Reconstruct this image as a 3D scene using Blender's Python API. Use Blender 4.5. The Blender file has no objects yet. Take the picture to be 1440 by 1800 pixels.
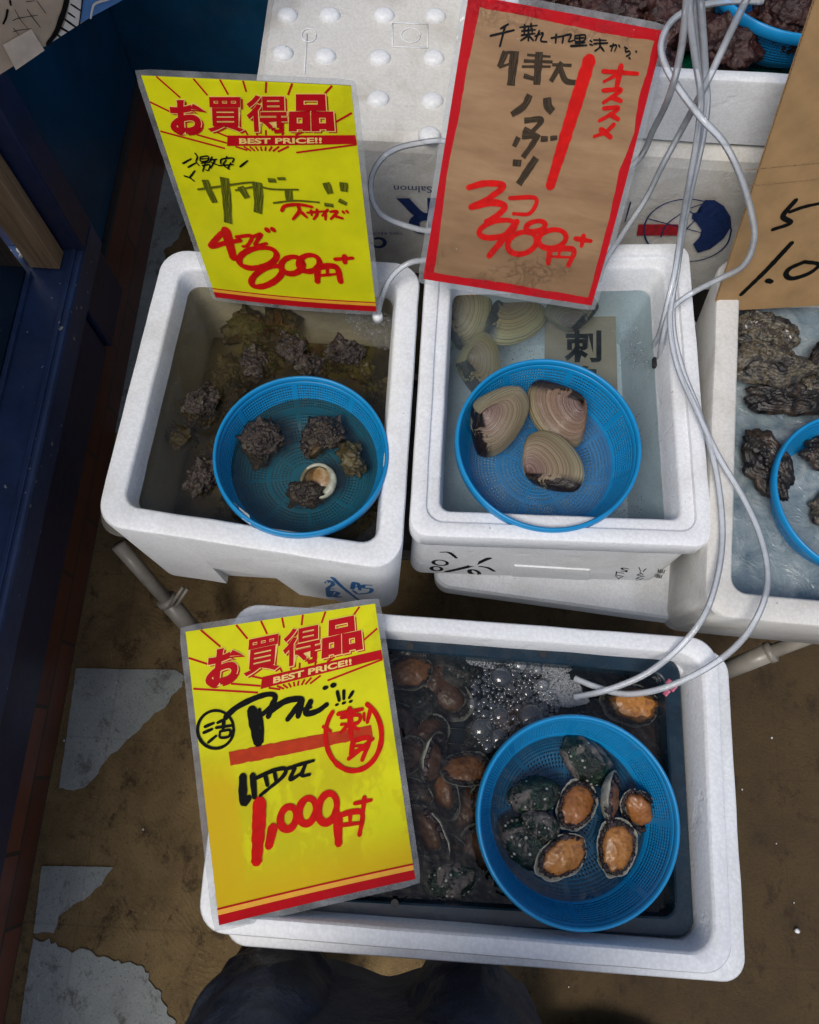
import bpy, bmesh, math, random
from mathutils import Vector, Matrix, noise, Euler
random.seed(7)
S = bpy.context.scene
COL = S.collection
PI = math.pi

# ------------------------------------------------------------ camera, sky, sun, exposure
F, CX, CY = 1386.0, 720.0, 900.0
PITCH, ROLL, CAMZ = math.radians(72), math.radians(3.5), 1.5
_f = Vector((0, math.cos(PITCH), -math.sin(PITCH))); _r = Vector((1, 0, 0)); _d = _f.cross(_r)
RIGHT = math.cos(ROLL) * _r - math.sin(ROLL) * _d
DOWN = math.cos(ROLL) * _d + math.sin(ROLL) * _r
CAMP = Vector((0, 0, CAMZ))
cam = bpy.data.cameras.new('camera'); co = bpy.data.objects.new('camera', cam); COL.objects.link(co)
m = Matrix((RIGHT, -DOWN, -_f)).transposed().to_4x4(); m.translation = CAMP
co.matrix_world = m
cam.sensor_fit = 'VERTICAL'; cam.sensor_height = 36; cam.lens = 36 * F / 1800
cam.clip_start = 0.02; cam.clip_end = 200
S.camera = co
S.render.resolution_x, S.render.resolution_y = 819, 1024
SUN_EL, SUN_AZ = math.radians(60), math.radians(-150)     # azimuth from +y towards +x
w = bpy.data.worlds.new('World'); S.world = w; w.use_nodes = True
nt = w.node_tree; bg = nt.nodes['Background']
sky = nt.nodes.new('ShaderNodeTexSky'); sky.sky_type = 'NISHITA'; sky.sun_disc = False
sky.sun_elevation = SUN_EL; sky.sun_rotation = SUN_AZ
sky.air_density = 1.0; sky.dust_density = 3.0; sky.ozone_density = 1.0
nt.links.new(sky.outputs[0], bg.inputs[0]); bg.inputs[1].default_value = 0.075
sl = bpy.data.lights.new('sun', 'SUN'); sl.energy = 1.3; sl.angle = math.radians(22); sl.color = (1, .96, .9)
so = bpy.data.objects.new('sun', sl); COL.objects.link(so)
sd = Vector((math.sin(SUN_AZ) * math.cos(SUN_EL), math.cos(SUN_AZ) * math.cos(SUN_EL), math.sin(SUN_EL)))
so.rotation_euler = sd.to_track_quat('Z', 'Y').to_euler(); so.location = (0, 0, 4)
S.view_settings.view_transform = 'Standard'; S.view_settings.look = 'None'
S.view_settings.exposure = 0.52; S.view_settings.gamma = 1
S.cycles.max_bounces = 10; S.cycles.transparent_max_bounces = 24

# ------------------------------------------------------------ geometry helpers
def P(x, y, z):
    """the point at height z that stands at photo pixel (x, y)"""
    d = _f + RIGHT * ((x - CX) / F) + DOWN * ((y - CY) / F)
    return CAMP + d * ((z - CAMZ) / d.z)
def ray_plane(x, y, p0, n):
    d = _f + RIGHT * ((x - CX) / F) + DOWN * ((y - CY) / F)
    return CAMP + d * ((p0 - CAMP).dot(n) / d.dot(n))

def mesh(name, verts, faces, mat=None, parent=None, smooth=False, attrs=None):
    me = bpy.data.meshes.new(name); me.from_pydata([tuple(v) for v in verts], [], faces)
    if mat: me.materials.append(mat)
    if smooth:
        for p in me.polygons: p.use_smooth = True
    if attrs:
        for k, vals in attrs.items():
            a = me.attributes.new(k, 'FLOAT', 'POINT'); a.data.foreach_set('value', vals)
    me.update()
    o = bpy.data.objects.new(name, me); COL.objects.link(o)
    if parent: o.parent = parent
    return o
def tag(o, label=None, cat=None, group=None, kind=None):
    if label: o['label'] = label
    if cat: o['category'] = cat
    if group: o['group'] = group
    if kind: o['kind'] = kind
    return o
def empty(name, loc=(0, 0, 0), rot=(0, 0, 0)):
    o = bpy.data.objects.new(name, None); COL.objects.link(o); o.location = loc; o.rotation_euler = rot
    o.empty_display_size = .02
    return o
def copy_tree(o, parent=None):
    c = o.copy(); COL.objects.link(c)
    for k in ('label', 'category', 'group'):
        if parent is None and k in c: del c[k]
    if parent: c.parent = parent
    for ch in [x for x in COL.objects if x.parent == o]: copy_tree(ch, c)
    return c
class MB:
    def __init__(s): s.v = []; s.f = []
    def add(s, v, f):
        b = len(s.v); s.v += [Vector(x) for x in v]; s.f += [tuple(b + i for i in q) for q in f]
    def box(s, a, b):
        x0, y0, z0 = a; x1, y1, z1 = b
        s.add([(x0,y0,z0),(x1,y0,z0),(x1,y1,z0),(x0,y1,z0),(x0,y0,z1),(x1,y0,z1),(x1,y1,z1),(x0,y1,z1)],
              [(0,3,2,1),(4,5,6,7),(0,1,5,4),(1,2,6,5),(2,3,7,6),(3,0,4,7)])
    def tube(s, pts, r, n=12, cap=True, flat=1.0):
        pts = [Vector(p) for p in pts]; N = len(pts); vv = []; up = Vector((0, 0, 1))
        t0 = (pts[1] - pts[0]).normalized(); a = t0.orthogonal().normalized()
        for i, p in enumerate(pts):
            t = (pts[min(i+1, N-1)] - pts[max(i-1, 0)]).normalized()
            a = (a - t * a.dot(t)).normalized(); b = t.cross(a)
            rr = r[i] if isinstance(r, (list, tuple)) else r
            for k in range(n):
                an = 2 * PI * k / n; vv.append(p + a * math.cos(an) * rr + b * math.sin(an) * rr * flat)
        ff = [(i*n+k, i*n+(k+1) % n, (i+1)*n+(k+1) % n, (i+1)*n+k) for i in range(N-1) for k in range(n)]
        if cap: ff += [tuple(reversed(range(n))), tuple((N-1)*n+k for k in range(n))]
        s.add(vv, ff)
    def build(s, name, mat, parent=None, smooth=False): return mesh(name, s.v, s.f, mat, parent, smooth)
def bevel(o, w=.002, seg=2, angle=35):
    md = o.modifiers.new('bevel', 'BEVEL'); md.width = w; md.segments = seg; md.limit_method = 'ANGLE'; md.angle_limit = math.radians(angle)
    return o
def catmull(pts, step):
    pts = [Vector(p) for p in pts]
    if len(pts) == 2:
        n = max(2, int((pts[1]-pts[0]).length / step)); return [pts[0].lerp(pts[1], i/n) for i in range(n+1)]
    q = [pts[0]*2-pts[1]] + pts + [pts[-1]*2-pts[-2]]; out = []
    for i in range(1, len(q)-2):
        a, b, c, d = q[i-1:i+3]; n = max(2, int((c-b).length/step))
        for k in range(n):
            t = k/n
            out.append(.5*((2*b)+(c-a)*t+(2*a-5*b+4*c-d)*t*t+(3*b-a-3*c+d)*t**3))
    out.append(pts[-1]); return out
def offq(q, d):
    """inset a quad (list of 2D) by d"""
    n = len(q); c = sum((Vector(p) for p in q), Vector((0, 0))) / n; L = []
    for i in range(n):
        a, b = Vector(q[i]), Vector(q[(i+1) % n]); t = (b-a).normalized(); nn = Vector((-t.y, t.x))
        if nn.dot(c-a) < 0: nn = -nn
        L.append((a+nn*d, t))
    out = []
    for i in range(n):
        p, t = L[i-1]; q2, u = L[i]
        den = t.x*u.y-t.y*u.x; k = ((q2-p).x*u.y-(q2-p).y*u.x)/den
        out.append(p+t*k)
    return out
def fillet(q, r, n=7):
    out = []
    for i in range(len(q)):
        p, a, b = Vector(q[i]), Vector(q[i-1]), Vector(q[(i+1) % len(q)])
        ua, ub = (a-p).normalized(), (b-p).normalized()
        h = math.acos(max(-1, min(1, ua.dot(ub))))/2; d = r/math.tan(h); c = p+(ua+ub).normalized()*(r/math.sin(h))
        s, e = p+ua*d-c, p+ub*d-c; a0 = math.atan2(s.y, s.x); a1 = math.atan2(e.y, e.x); da = a1-a0
        while da > PI: da -= 2*PI
        while da < -PI: da += 2*PI
        for k in range(n+1):
            an = a0+da*k/n; out.append(c+Vector((math.cos(an), math.sin(an)))*r)
    return out
def sub_loop(L, step=.02):
    out = []
    for i in range(len(L)):
        a, b = L[i], L[(i+1) % len(L)]; n = max(1, int((b-a).length/step))
        out += [a.lerp(b, k/n) for k in range(n)]
    return out
def loft(name, q, prof, mat, parent=None, capb=True, capt=True, n=7, smooth=False, zf=None, wob=0):
    """q: corner quad (ccw or cw), prof: list of (inset, z, radius)"""
    vs = []; m_ = None
    base = None
    for (d, z, r) in prof:
        L = fillet(offq(q, d), max(r, .0015), n)
        # extra vertices along the sides so that edges can waver
        LL = []
        for i in range(len(L)):
            LL.append(L[i])
            if i % (n+1) == n:
                a, b = L[i], L[(i+1) % len(L)]
                for k in range(1, 12): LL.append(a.lerp(b, k/12))
        for p in LL:
            zz = z + (zf(p) if zf else 0); x, y = p.x, p.y
            if wob:
                nn = noise.noise_vector(Vector((x*25, y*25, zz*25)))*wob; x += nn.x; y += nn.y; zz += nn.z*.6
            vs.append((x, y, zz))
        m_ = len(LL)
    N = len(prof); ff = [(i*m_+k, i*m_+(k+1) % m_, (i+1)*m_+(k+1) % m_, (i+1)*m_+k) for i in range(N-1) for k in range(m_)]
    if capb: ff.append(tuple(reversed(range(m_))))
    if capt: ff.append(tuple((N-1)*m_+k for k in range(m_)))
    o = mesh(name, vs, ff, mat, parent, smooth)
    bm = bmesh.new(); bm.from_mesh(o.data); bmesh.ops.recalc_face_normals(bm, faces=bm.faces); bm.to_mesh(o.data); bm.free()
    return o
def xy(p): return Vector((p.x, p.y))

# ------------------------------------------------------------ materials
def mat(name): 
    m = bpy.data.materials.new(name); m.use_nodes = True; return m, m.node_tree.nodes, m.node_tree.links
def N(ns, t, **k):
    n = ns.new('ShaderNode'+t)
    for a, b in k.items():
        if a in ('operation', 'blend_type', 'data_type', 'feature', 'attribute_name', 'distance', 'wave_type', 'bands_direction', 'noise_dimensions', 'rings_direction', 'voronoi_dimensions'): setattr(n, a, b)
    return n
def noise_tex(ns, ls, vec, scale, detail=5, rough=.6, dist=0):
    n = N(ns, 'TexNoise'); n.inputs['Scale'].default_value = scale; n.inputs['Detail'].default_value = detail
    n.inputs['Roughness'].default_value = rough; n.inputs['Distortion'].default_value = dist
    if vec is not None: ls.new(vec, n.inputs['Vector'])
    return n.outputs['Fac']
def ramp(ns, ls, fac, stops, interp='LINEAR'):
    r = N(ns, 'ValToRGB'); r.color_ramp.interpolation = interp
    e = r.color_ramp.elements
    while len(e) < len(stops): e.new(.5)
    for i, (p, c) in enumerate(stops):
        e[i].position = p; e[i].color = (c if len(c) == 4 else (*c, 1)) if not isinstance(c, (int, float)) else (c, c, c, 1)
    ls.new(fac, r.inputs[0]); return r.outputs[0]
def mixc(ns, ls, fac, a, b, mode='MIX'):
    x = N(ns, 'Mix', data_type='RGBA', blend_type=mode)
    for i, v in ((0, fac), (6, a), (7, b)):
        if hasattr(v, 'is_linked') or hasattr(v, 'links'): ls.new(v, x.inputs[i])
        else: x.inputs[i].default_value = (*v, 1) if isinstance(v, tuple) else v
    return x.outputs[2]
def bumpn(ns, ls, h, strength, dist, prev=None):
    b = N(ns, 'Bump'); b.inputs['Strength'].default_value = strength; b.inputs['Distance'].default_value = dist
    ls.new(h, b.inputs['Height'])
    if prev is not None: ls.new(prev, b.inputs['Normal'])
    return b.outputs[0]
def objco(ns, gen='Object'): return N(ns, 'TexCoord').outputs[gen]
def math_(ns, ls, op, a, b=None):
    x = N(ns, 'Math', operation=op)
    for i, v in enumerate((a, b)):
        if v is None: continue
        if isinstance(v, (int, float)): x.inputs[i].default_value = v
        else: ls.new(v, x.inputs[i])
    return x.outputs[0]

def simple(name, col, rough=.5, var=.15, scale=40, bump=.15, bdist=.001, spec=.5, metal=0, coat=0, dark=None):
    m, ns, ls = mat(name); b = ns['Principled BSDF']; c = objco(ns)
    f = noise_tex(ns, ls, c, scale, 6)
    lo = dark or tuple(x*(1-var*2) for x in col); hi = tuple(min(1, x*(1+var)) for x in col)
    ls.new(ramp(ns, ls, f, [(.3, lo), (.7, hi)]), b.inputs['Base Color'])
    ls.new(ramp(ns, ls, noise_tex(ns, ls, c, scale*2.3, 4), [(.3, max(0, rough-.12)), (.7, min(1, rough+.12))]), b.inputs['Roughness'])
    b.inputs['Specular IOR Level'].default_value = spec; b.inputs['Metallic'].default_value = metal
    b.inputs['Coat Weight'].default_value = coat; b.inputs['Coat Roughness'].default_value = .06
    if bump: ls.new(bumpn(ns, ls, noise_tex(ns, ls, c, scale*4, 6), bump, bdist), b.inputs['Normal'])
    return m
def styro(name='styrofoam', tint=(.85, .875, .90), dirt=.25, dirtcol=(.36, .33, .27)):
    m, ns, ls = mat(name); b = ns['Principled BSDF']; c = objco(ns)
    v = N(ns, 'TexVoronoi', feature='F1'); v.inputs['Scale'].default_value = 260; ls.new(c, v.inputs['Vector'])
    bead = ramp(ns, ls, v.outputs['Distance'], [(.25, (*tint,)), (.75, tuple(x*.90 for x in tint))])
    v2 = N(ns, 'TexVoronoi', feature='F1'); v2.inputs['Scale'].default_value = 85; ls.new(c, v2.inputs['Vector'])
    vr = N(ns, 'SeparateColor'); ls.new(v2.outputs['Color'], vr.inputs[0])
    bead = mixc(ns, ls, ramp(ns, ls, vr.outputs[0], [(.0, 0.0), (1, .13)]), bead, tuple(x*.86 for x in tint))
    big = ramp(ns, ls, noise_tex(ns, ls, c, 9, 6, .65, .6), [(.48, 0.0), (.78, dirt)])
    col = mixc(ns, ls, big, bead, dirtcol)
    sp = ramp(ns, ls, noise_tex(ns, ls, c, 160, 2, .5), [(.755, 0.0), (.79, .7*min(1, dirt*4))])
    col = mixc(ns, ls, sp, col, (.14, .11, .08))
    ls.new(col, b.inputs['Base Color']); b.inputs['Roughness'].default_value = .45
    b.inputs['Specular IOR Level'].default_value = .35
    h = bumpn(ns, ls, v.outputs['Distance'], .16, .0010)
    dent = ramp(ns, ls, noise_tex(ns, ls, c, 34, 3, .5, .4), [(.60, 1.0), (.72, 0.0)])
    h = bumpn(ns, ls, dent, .30, .0022, h)
    ls.new(bumpn(ns, ls, noise_tex(ns, ls, c, 6, 3), .15, .004, h), b.inputs['Normal'])
    b.inputs['Subsurface Weight'].default_value = .0
    return m
def transp(name, tint=(.9, .95, .95), gloss_rough=.03, diff=.0, diffcol=(.8, .85, .9), bump=.0, bscale=20, bdist=.002, ior=1.33, diffnoise=None, refl=1.0):
    """clear sheet: see-through, with a fresnel reflection and a little milky diffuse"""
    m, ns, ls = mat(name)
    for n_ in list(ns):
        if n_.type == 'BSDF_PRINCIPLED': ns.remove(n_)
    out = [n_ for n_ in ns if n_.type == 'OUTPUT_MATERIAL'][0]
    c = objco(ns); T = N(ns, 'BsdfTransparent'); T.inputs[0].default_value = (*tint, 1)
    D = N(ns, 'BsdfDiffuse'); D.inputs[0].default_value = (*diffcol, 1)
    M1 = N(ns, 'MixShader')
    if diffnoise:
        sc, lo, hi = diffnoise; ls.new(ramp(ns, ls, noise_tex(ns, ls, c, sc, 5, .6, .5), [(.35, lo), (.68, hi)]), M1.inputs[0])
    else: M1.inputs[0].default_value = diff
    ls.new(T.outputs[0], M1.inputs[1]); ls.new(D.outputs[0], M1.inputs[2])
    G = N(ns, 'BsdfGlossy'); G.inputs['Roughness'].default_value = gloss_rough
    Fr = N(ns, 'Fresnel'); Fr.inputs[0].default_value = ior
    M2 = N(ns, 'MixShader'); ls.new(math_(ns, ls, 'MULTIPLY', Fr.outputs[0], refl), M2.inputs[0])
    ls.new(M1.outputs[0], M2.inputs[1]); ls.new(G.outputs[0], M2.inputs[2])
    if bump:
        nn = bumpn(ns, ls, noise_tex(ns, ls, c, bscale, 3, .5, .3), bump, bdist)
        ls.new(nn, G.inputs['Normal']); ls.new(nn, Fr.inputs['Normal'])
    ls.new(M2.outputs[0], out.inputs[0]); return m

M = {}
M['styro'] = styro('styrofoam', dirt=.36)
M['styro_clean'] = styro('styrofoam_clean', dirt=.12)
M['styro_dirty'] = styro('styrofoam_stained', (.72, .71, .67), .75, (.35, .31, .24))
M['styro_wet'] = styro('styrofoam_wet', (.64, .63, .58), .6, (.38, .35, .28)); M['styro_wet'].node_tree.nodes['Principled BSDF'].inputs['Roughness'].default_value = .22
M['scum'] = simple('scummy_foam', (.15, .12, .065), .6, .35, 25, dark=(.04, .03, .015))
M['navy'] = simple('navy_plastic', (.010, .026, .042), .25, .2, 20, .1, .0006)
M['blue'] = simple('blue_plastic', (.004, .25, .56), .38, .05, 30, .06, .0004)
M['beige'] = simple('beige_paint', (.25, .23, .195), .4, .12, 30, .2, .0006)
M['dark'] = simple('black_rubber', (.012, .012, .013), .5, .2, 60)
M['ink_black'] = simple('ink_black', (.004, .004, .004), .7, .2, 300, 0, spec=.12)
M['ink_red'] = simple('ink_red', (.60, .006, .004), .7, .12, 120, 0, spec=.12)
M['print_red'] = simple('print_red', (.48, .004, .010), .7, .04, 60, 0, spec=.12)
M['print_orange'] = simple('print_orange', (.85, .42, .03), .4, .05, 60, 0)
M['ink_bar'] = simple('ink_bar', (.50, .045, .012), .7, .1, 90, 0, spec=.12)
M['cream'] = simple('cream_print', (.85, .62, .18), .4, .03, 60, 0)
M['ink_blue'] = simple('ink_blue', (.015, .20, .55), .5, .2, 200, 0)
M['navy_print'] = simple('navy_print', (.008, .03, .13), .5, .25, 150, 0)
M['red_print'] = simple('red_print', (.42, .01, .02), .5, .2, 150, 0)
def brush_ink(name, a, b):
    m, ns, ls = mat(name); p = ns['Principled BSDF']; at = N(ns, 'Attribute', attribute_name='across'); c = objco(ns)
    cmb = N(ns, 'CombineXYZ'); ls.new(math_(ns, ls, 'MULTIPLY', at.outputs['Fac'], 4.5), cmb.inputs[0])
    at2 = N(ns, 'Attribute', attribute_name='along'); ls.new(math_(ns, ls, 'MULTIPLY', at2.outputs['Fac'], 3.0), cmb.inputs[1])
    f = noise_tex(ns, ls, cmb.outputs[0], 1.0, 3, .6)
    ls.new(ramp(ns, ls, f, [(.40, a), (.62, b)]), p.inputs['Base Color']); p.inputs['Roughness'].default_value = .75; p.inputs['Specular IOR Level'].default_value = .1
    return m
M['brush_olive'] = brush_ink('brush_olive', (.03, .034, .004), (.20, .21, .010))
M['brush_brown'] = brush_ink('brush_brown', (.015, .011, .008), (.085, .055, .030))
def paper_yellow(name, stain):
    m, ns, ls = mat(name); p = ns['Principled BSDF']; c = objco(ns)
    col = ramp(ns, ls, noise_tex(ns, ls, c, 18, 6, .6), [(.3, (.60, .60, .006)), (.7, (.74, .72, .008))])
    if stain:
        sx = N(ns, 'SeparateXYZ'); ls.new(c, sx.inputs[0])
        low = ramp(ns, ls, math_(ns, ls, 'MULTIPLY', sx.outputs[1], -1/.297), [(.42, 0.0), (.56, 1.0)])
        v = N(ns, 'TexVoronoi', feature='SMOOTH_F1'); v.inputs['Scale'].default_value = 42
        mp = N(ns, 'Mapping'); mp.inputs['Scale'].default_value = (1.3, .7, 1); ls.new(c, mp.inputs[0]); 
        w_ = N(ns, 'TexNoise'); w_.inputs['Scale'].default_value = 40; ls.new(c, w_.inputs['Vector'])
        ad = N(ns, 'VectorMath', operation='MULTIPLY_ADD'); ls.new(w_.outputs['Color'], ad.inputs[0]); ad.inputs[1].default_value = (.02, .02, .02); ls.new(mp.outputs[0], ad.inputs[2])
        ls.new(ad.outputs[0], v.inputs['Vector'])
        b1 = ramp(ns, ls, noise_tex(ns, ls, ad.outputs[0], 17, 4, .65), [(.44, 0.0), (.50, .42), (.60, .48), (.64, .1)])
        b2 = math_(ns, ls, 'MULTIPLY', b1, low)
        side = ramp(ns, ls, sx.outputs[0], [(.0, 1.0), (.030, .8), (.036, 0.0)])
        bot = ramp(ns, ls, math_(ns, ls, 'MULTIPLY', sx.outputs[1], -1/.297), [(.80, 0.0), (.92, .9)])
        low2 = math_(ns, ls, 'MULTIPLY', side, low)
        col = mixc(ns, ls, b2, col, (.47, .37, .005))
        col = mixc(ns, ls, math_(ns, ls, 'MAXIMUM', low2, bot), col, (.66, .44, .006))
    col = mixc(ns, ls, ramp(ns, ls, noise_tex(ns, ls, c, 7, 5, .7, 1), [(.58, 0.0), (.8, .5)]), col, (.36, .33, .01))
    p.inputs['Specular IOR Level'].default_value = .15
    ls.new(col, p.inputs['Base Color']); p.inputs['Roughness'].default_value = .6
    return m
M['yellow'] = paper_yellow('yellow_paper', False); M['yellow_stained'] = paper_yellow('yellow_paper_stained', True)
def kraft():
    m, ns, ls = mat('kraft_paper'); p = ns['Principled BSDF']; c = objco(ns)
    mp = N(ns, 'Mapping'); mp.inputs['Scale'].default_value = (.22, 1, 1); mp.inputs['Rotation'].default_value = (0, 0, .06); ls.new(c, mp.inputs[0])
    f = noise_tex(ns, ls, mp.outputs[0], 45, 7, .65, .3)
    col = ramp(ns, ls, f, [(.3, (.22, .115, .05)), (.55, (.31, .175, .08)), (.75, (.38, .23, .115))])
    sx = N(ns, 'SeparateXYZ'); ls.new(c, sx.inputs[0])
    wet = ramp(ns, ls, math_(ns, ls, 'ADD', math_(ns, ls, 'MULTIPLY', sx.outputs[1], -1/.297), math_(ns, ls, 'MULTIPLY', noise_tex(ns, ls, c, 20, 4), .16)), [(.80, 0.0), (.90, .45)])
    ls.new(mixc(ns, ls, wet, col, (.15, .075, .028)), p.inputs['Base Color']); p.inputs['Roughness'].default_value = .65; return m
M['kraft'] = kraft()
M['kraft_old'] = simple('wet_old_paper', (.34, .25, .165), .6, .1, 22, .1, .0004)
M['cardboard'] = simple('cardboard', (.33, .20, .085), .8, .10, 25, .25, .0006)
M['flute'] = simple('cardboard_flute', (.30, .18, .085), .9, .25, 300, .5, .002)
M['film'] = transp('laminate_film', (.985, .985, .985), .12, .0, bump=.4, bscale=26, bdist=.003, ior=1.42, refl=.16)
M['film_crinkle'] = transp('crinkled_film', (.97, .98, .98), .05, .0, bump=.9, bscale=70, bdist=.005, ior=1.45, refl=.26)
def crinkle(m):
    ns, ls = m.node_tree.nodes, m.node_tree.links; c = objco(ns)
    v = N(ns, 'TexVoronoi', feature='DISTANCE_TO_EDGE'); v.inputs['Scale'].default_value = 75
    w_ = N(ns, 'TexNoise'); w_.inputs['Scale'].default_value = 60; w_.inputs['Detail'].default_value = 4; ls.new(c, w_.inputs['Vector'])
    ad = N(ns, 'VectorMath', operation='MULTIPLY_ADD'); ls.new(w_.outputs['Color'], ad.inputs[0]); ad.inputs[1].default_value = (.06, .06, 0); ls.new(c, ad.inputs[2]); ls.new(ad.outputs[0], v.inputs['Vector'])
    sx = N(ns, 'SeparateXYZ'); ls.new(c, sx.inputs[0]); yy = math_(ns, ls, 'MULTIPLY', sx.outputs[1], -1/.297)
    low = ramp(ns, ls, yy, [(.03, 1.0), (.12, 0.0), (.76, 0.0), (.90, 1.0)])
    msk = math_(ns, ls, 'MULTIPLY', low, ramp(ns, ls, noise_tex(ns, ls, c, 24, 4), [(.46, 0.0), (.58, 1.0)]))
    nn = bumpn(ns, ls, math_(ns, ls, 'MULTIPLY', ramp(ns, ls, v.outputs[0], [(0, 1.0), (.12, 0.0)]), msk), .8, .0022)
    nn = bumpn(ns, ls, noise_tex(ns, ls, c, 70, 3), .5, .003, nn)
    for n_ in ns:
        if n_.type in ('BSDF_GLOSSY', 'FRESNEL'): ls.new(nn, n_.inputs['Normal'])
    for n_ in ns:
        if n_.type == 'MATH' and n_.operation == 'MULTIPLY' and n_.inputs[0].is_linked and n_.inputs[0].links[0].from_node.type == 'FRESNEL':
            ls.new(math_(ns, ls, 'ADD', math_(ns, ls, 'MULTIPLY', msk, .40), .17), n_.inputs[1]); break
crinkle(M['film_crinkle'])
M['film_edge'] = transp('laminate_margin', (.88, .90, .92), .10, .0, (.50, .52, .54), .6, 40, .004, ior=1.45, diffnoise=(30, .16, .42))
M['water_murky'] = transp('murky_water', (.70, .66, .54), .015, .0, (.09, .08, .045), .6, 20, .006, diffnoise=(9, .02, .16), refl=1.5)
M['water_clear'] = transp('clear_water', (.72, .83, .87), .015, .0, (.38, .48, .52), .6, 22, .006, diffnoise=(12, .02, .14), refl=1.5)
M['water_dark'] = transp('dark_water', (.62, .64, .63), .015, .0, (.03, .035, .03), .65, 24, .007, diffnoise=(9, .02, .17), refl=1.6)
M['bubble'] = transp('bubble_skin', (.96, .97, .98), .03, .02, (.85, .9, .95), ior=1.45, refl=1.5)
def bubble_skin(m, amt, power, lo=0.0):
    ns, ls = m.node_tree.nodes, m.node_tree.links; lw = N(ns, 'LayerWeight'); lw.inputs[0].default_value = .5
    f = math_(ns, ls, 'ADD', math_(ns, ls, 'MULTIPLY', math_(ns, ls, 'POWER', lw.outputs['Facing'], power), amt), lo)
    mx = [n_ for n_ in ns if n_.type == 'MIX_SHADER' and any(l.to_node.type == 'MIX_SHADER' for l in n_.outputs[0].links)][0]
    ls.new(f, mx.inputs[0])
bubble_skin(M['bubble'], .70, 4.0, .015)
M['froth'] = transp('froth', (.9, .92, .93), .1, .8, (.85, .88, .9), ior=1.45, refl=1.0)
def tube_mat():
    m = transp('silicone_tube', (.97, .98, 1.0), .12, .0, (.88, .93, .98), .1, 60, .001, ior=1.45, diffnoise=(50, .30, .40)); return m
M['tube'] = tube_mat()
def floor_mat(name, a, b, dark, groove=.9, darkx=False):
    m, ns, ls = mat(name); p = ns['Principled BSDF']; c = objco(ns)
    f = noise_tex(ns, ls, c, 7, 8, .7, .4); col = ramp(ns, ls, f, [(.3, a), (.68, b)])
    mp = N(ns, 'Mapping'); mp.inputs['Rotation'].default_value = (0, 0, .5); mp.inputs['Scale'].default_value = (1, .8, 1); ls.new(c, mp.inputs[0])
    st = ramp(ns, ls, noise_tex(ns, ls, mp.outputs[0], 22, 9, .8, .25), [(.53, 0.0), (.63, .75)])
    col = mixc(ns, ls, st, col, dark)
    # combed adhesive: curved ridges, direction changes by cell
    v = N(ns, 'TexVoronoi', feature='F1'); v.inputs['Scale'].default_value = 5.2; ls.new(c, v.inputs['Vector'])
    dv = N(ns, 'VectorMath', operation='SUBTRACT'); ls.new(c, dv.inputs[0]); 
    off = N(ns, 'VectorMath', operation='MULTIPLY_ADD'); ls.new(v.outputs['Color'], off.inputs[0]); off.inputs[1].default_value = (.35, .35, 0); ls.new(v.outputs['Position'], off.inputs[2])
    ls.new(off.outputs[0], dv.inputs[1]); ln = N(ns, 'VectorMath', operation='LENGTH'); ls.new(dv.outputs[0], ln.inputs[0])
    nz = math_(ns, ls, 'MULTIPLY', noise_tex(ns, ls, c, 11, 4), .05)
    w_ = math_(ns, ls, 'SINE', math_(ns, ls, 'MULTIPLY', math_(ns, ls, 'ADD', ln.outputs['Value'], nz), 2*PI/.0078))
    msk = ramp(ns, ls, noise_tex(ns, ls, c, 9, 4, .6), [(.44, 0.0), (.60, 1.0)])
    sx0 = N(ns, 'SeparateXYZ'); ls.new(c, sx0.inputs[0]); msk = math_(ns, ls, 'MULTIPLY', msk, ramp(ns, ls, sx0.outputs[0], [(0.0, 1.0), (.25, .12)]))
    wv = math_(ns, ls, 'MULTIPLY', math_(ns, ls, 'MULTIPLY', w_, msk), ramp(ns, ls, noise_tex(ns, ls, c, 90, 5, .7), [(.35, .15), (.65, 1.0)]))
    col = mixc(ns, ls, ramp(ns, ls, wv, [(.60, 0.0), (.92, .38)]), col, tuple(min(1, x*1.9+.02) for x in b))
    # grit: pale worn grains and dark pits
    col = mixc(ns, ls, ramp(ns, ls, noise_tex(ns, ls, c, 210, 4, .7), [(.58, 0.0), (.70, .40)]), col, tuple(min(1, x*1.5+.03) for x in b))
    col = mixc(ns, ls, ramp(ns, ls, noise_tex(ns, ls, c, 260, 3, .6), [(.60, 0.0), (.68, .65)]), col, dark)
    # black scuffs and a faint tile joint grid
    col = mixc(ns, ls, ramp(ns, ls, noise_tex(ns, ls, c, 3.1, 6, .65), [(.52, 0.0), (.72, .65)]), col, dark)
    sx = N(ns, 'SeparateXYZ'); ls.new(c, sx.inputs[0])
    for ax in (0, 1):
        q = math_(ns, ls, 'ABSOLUTE', math_(ns, ls, 'SUBTRACT', math_(ns, ls, 'FRACT', math_(ns, ls, 'DIVIDE', math_(ns, ls, 'ADD', sx.outputs[ax], 9.13 if ax else 9.06), .305)), .5))
        j = ramp(ns, ls, q, [(.4935, 0.0), (.498, .22)]); col = mixc(ns, ls, j, col, dark)
    if darkx:      # base colour blends to dark brown towards the right, with a noisy edge
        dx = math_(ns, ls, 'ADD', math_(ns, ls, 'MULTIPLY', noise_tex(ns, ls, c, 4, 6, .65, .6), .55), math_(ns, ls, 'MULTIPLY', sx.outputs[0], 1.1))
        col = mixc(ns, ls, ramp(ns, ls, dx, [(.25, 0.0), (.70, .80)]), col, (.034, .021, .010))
    ls.new(col, p.inputs['Base Color'])
    ls.new(ramp(ns, ls, f, [(.3, .42), (.7, .75)]), p.inputs['Roughness']); p.inputs['Specular IOR Level'].default_value = .2
    h = bumpn(ns, ls, wv, groove*.5, .0010); h = bumpn(ns, ls, noise_tex(ns, ls, c, 160, 8, .8), .9, .003, h)
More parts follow.
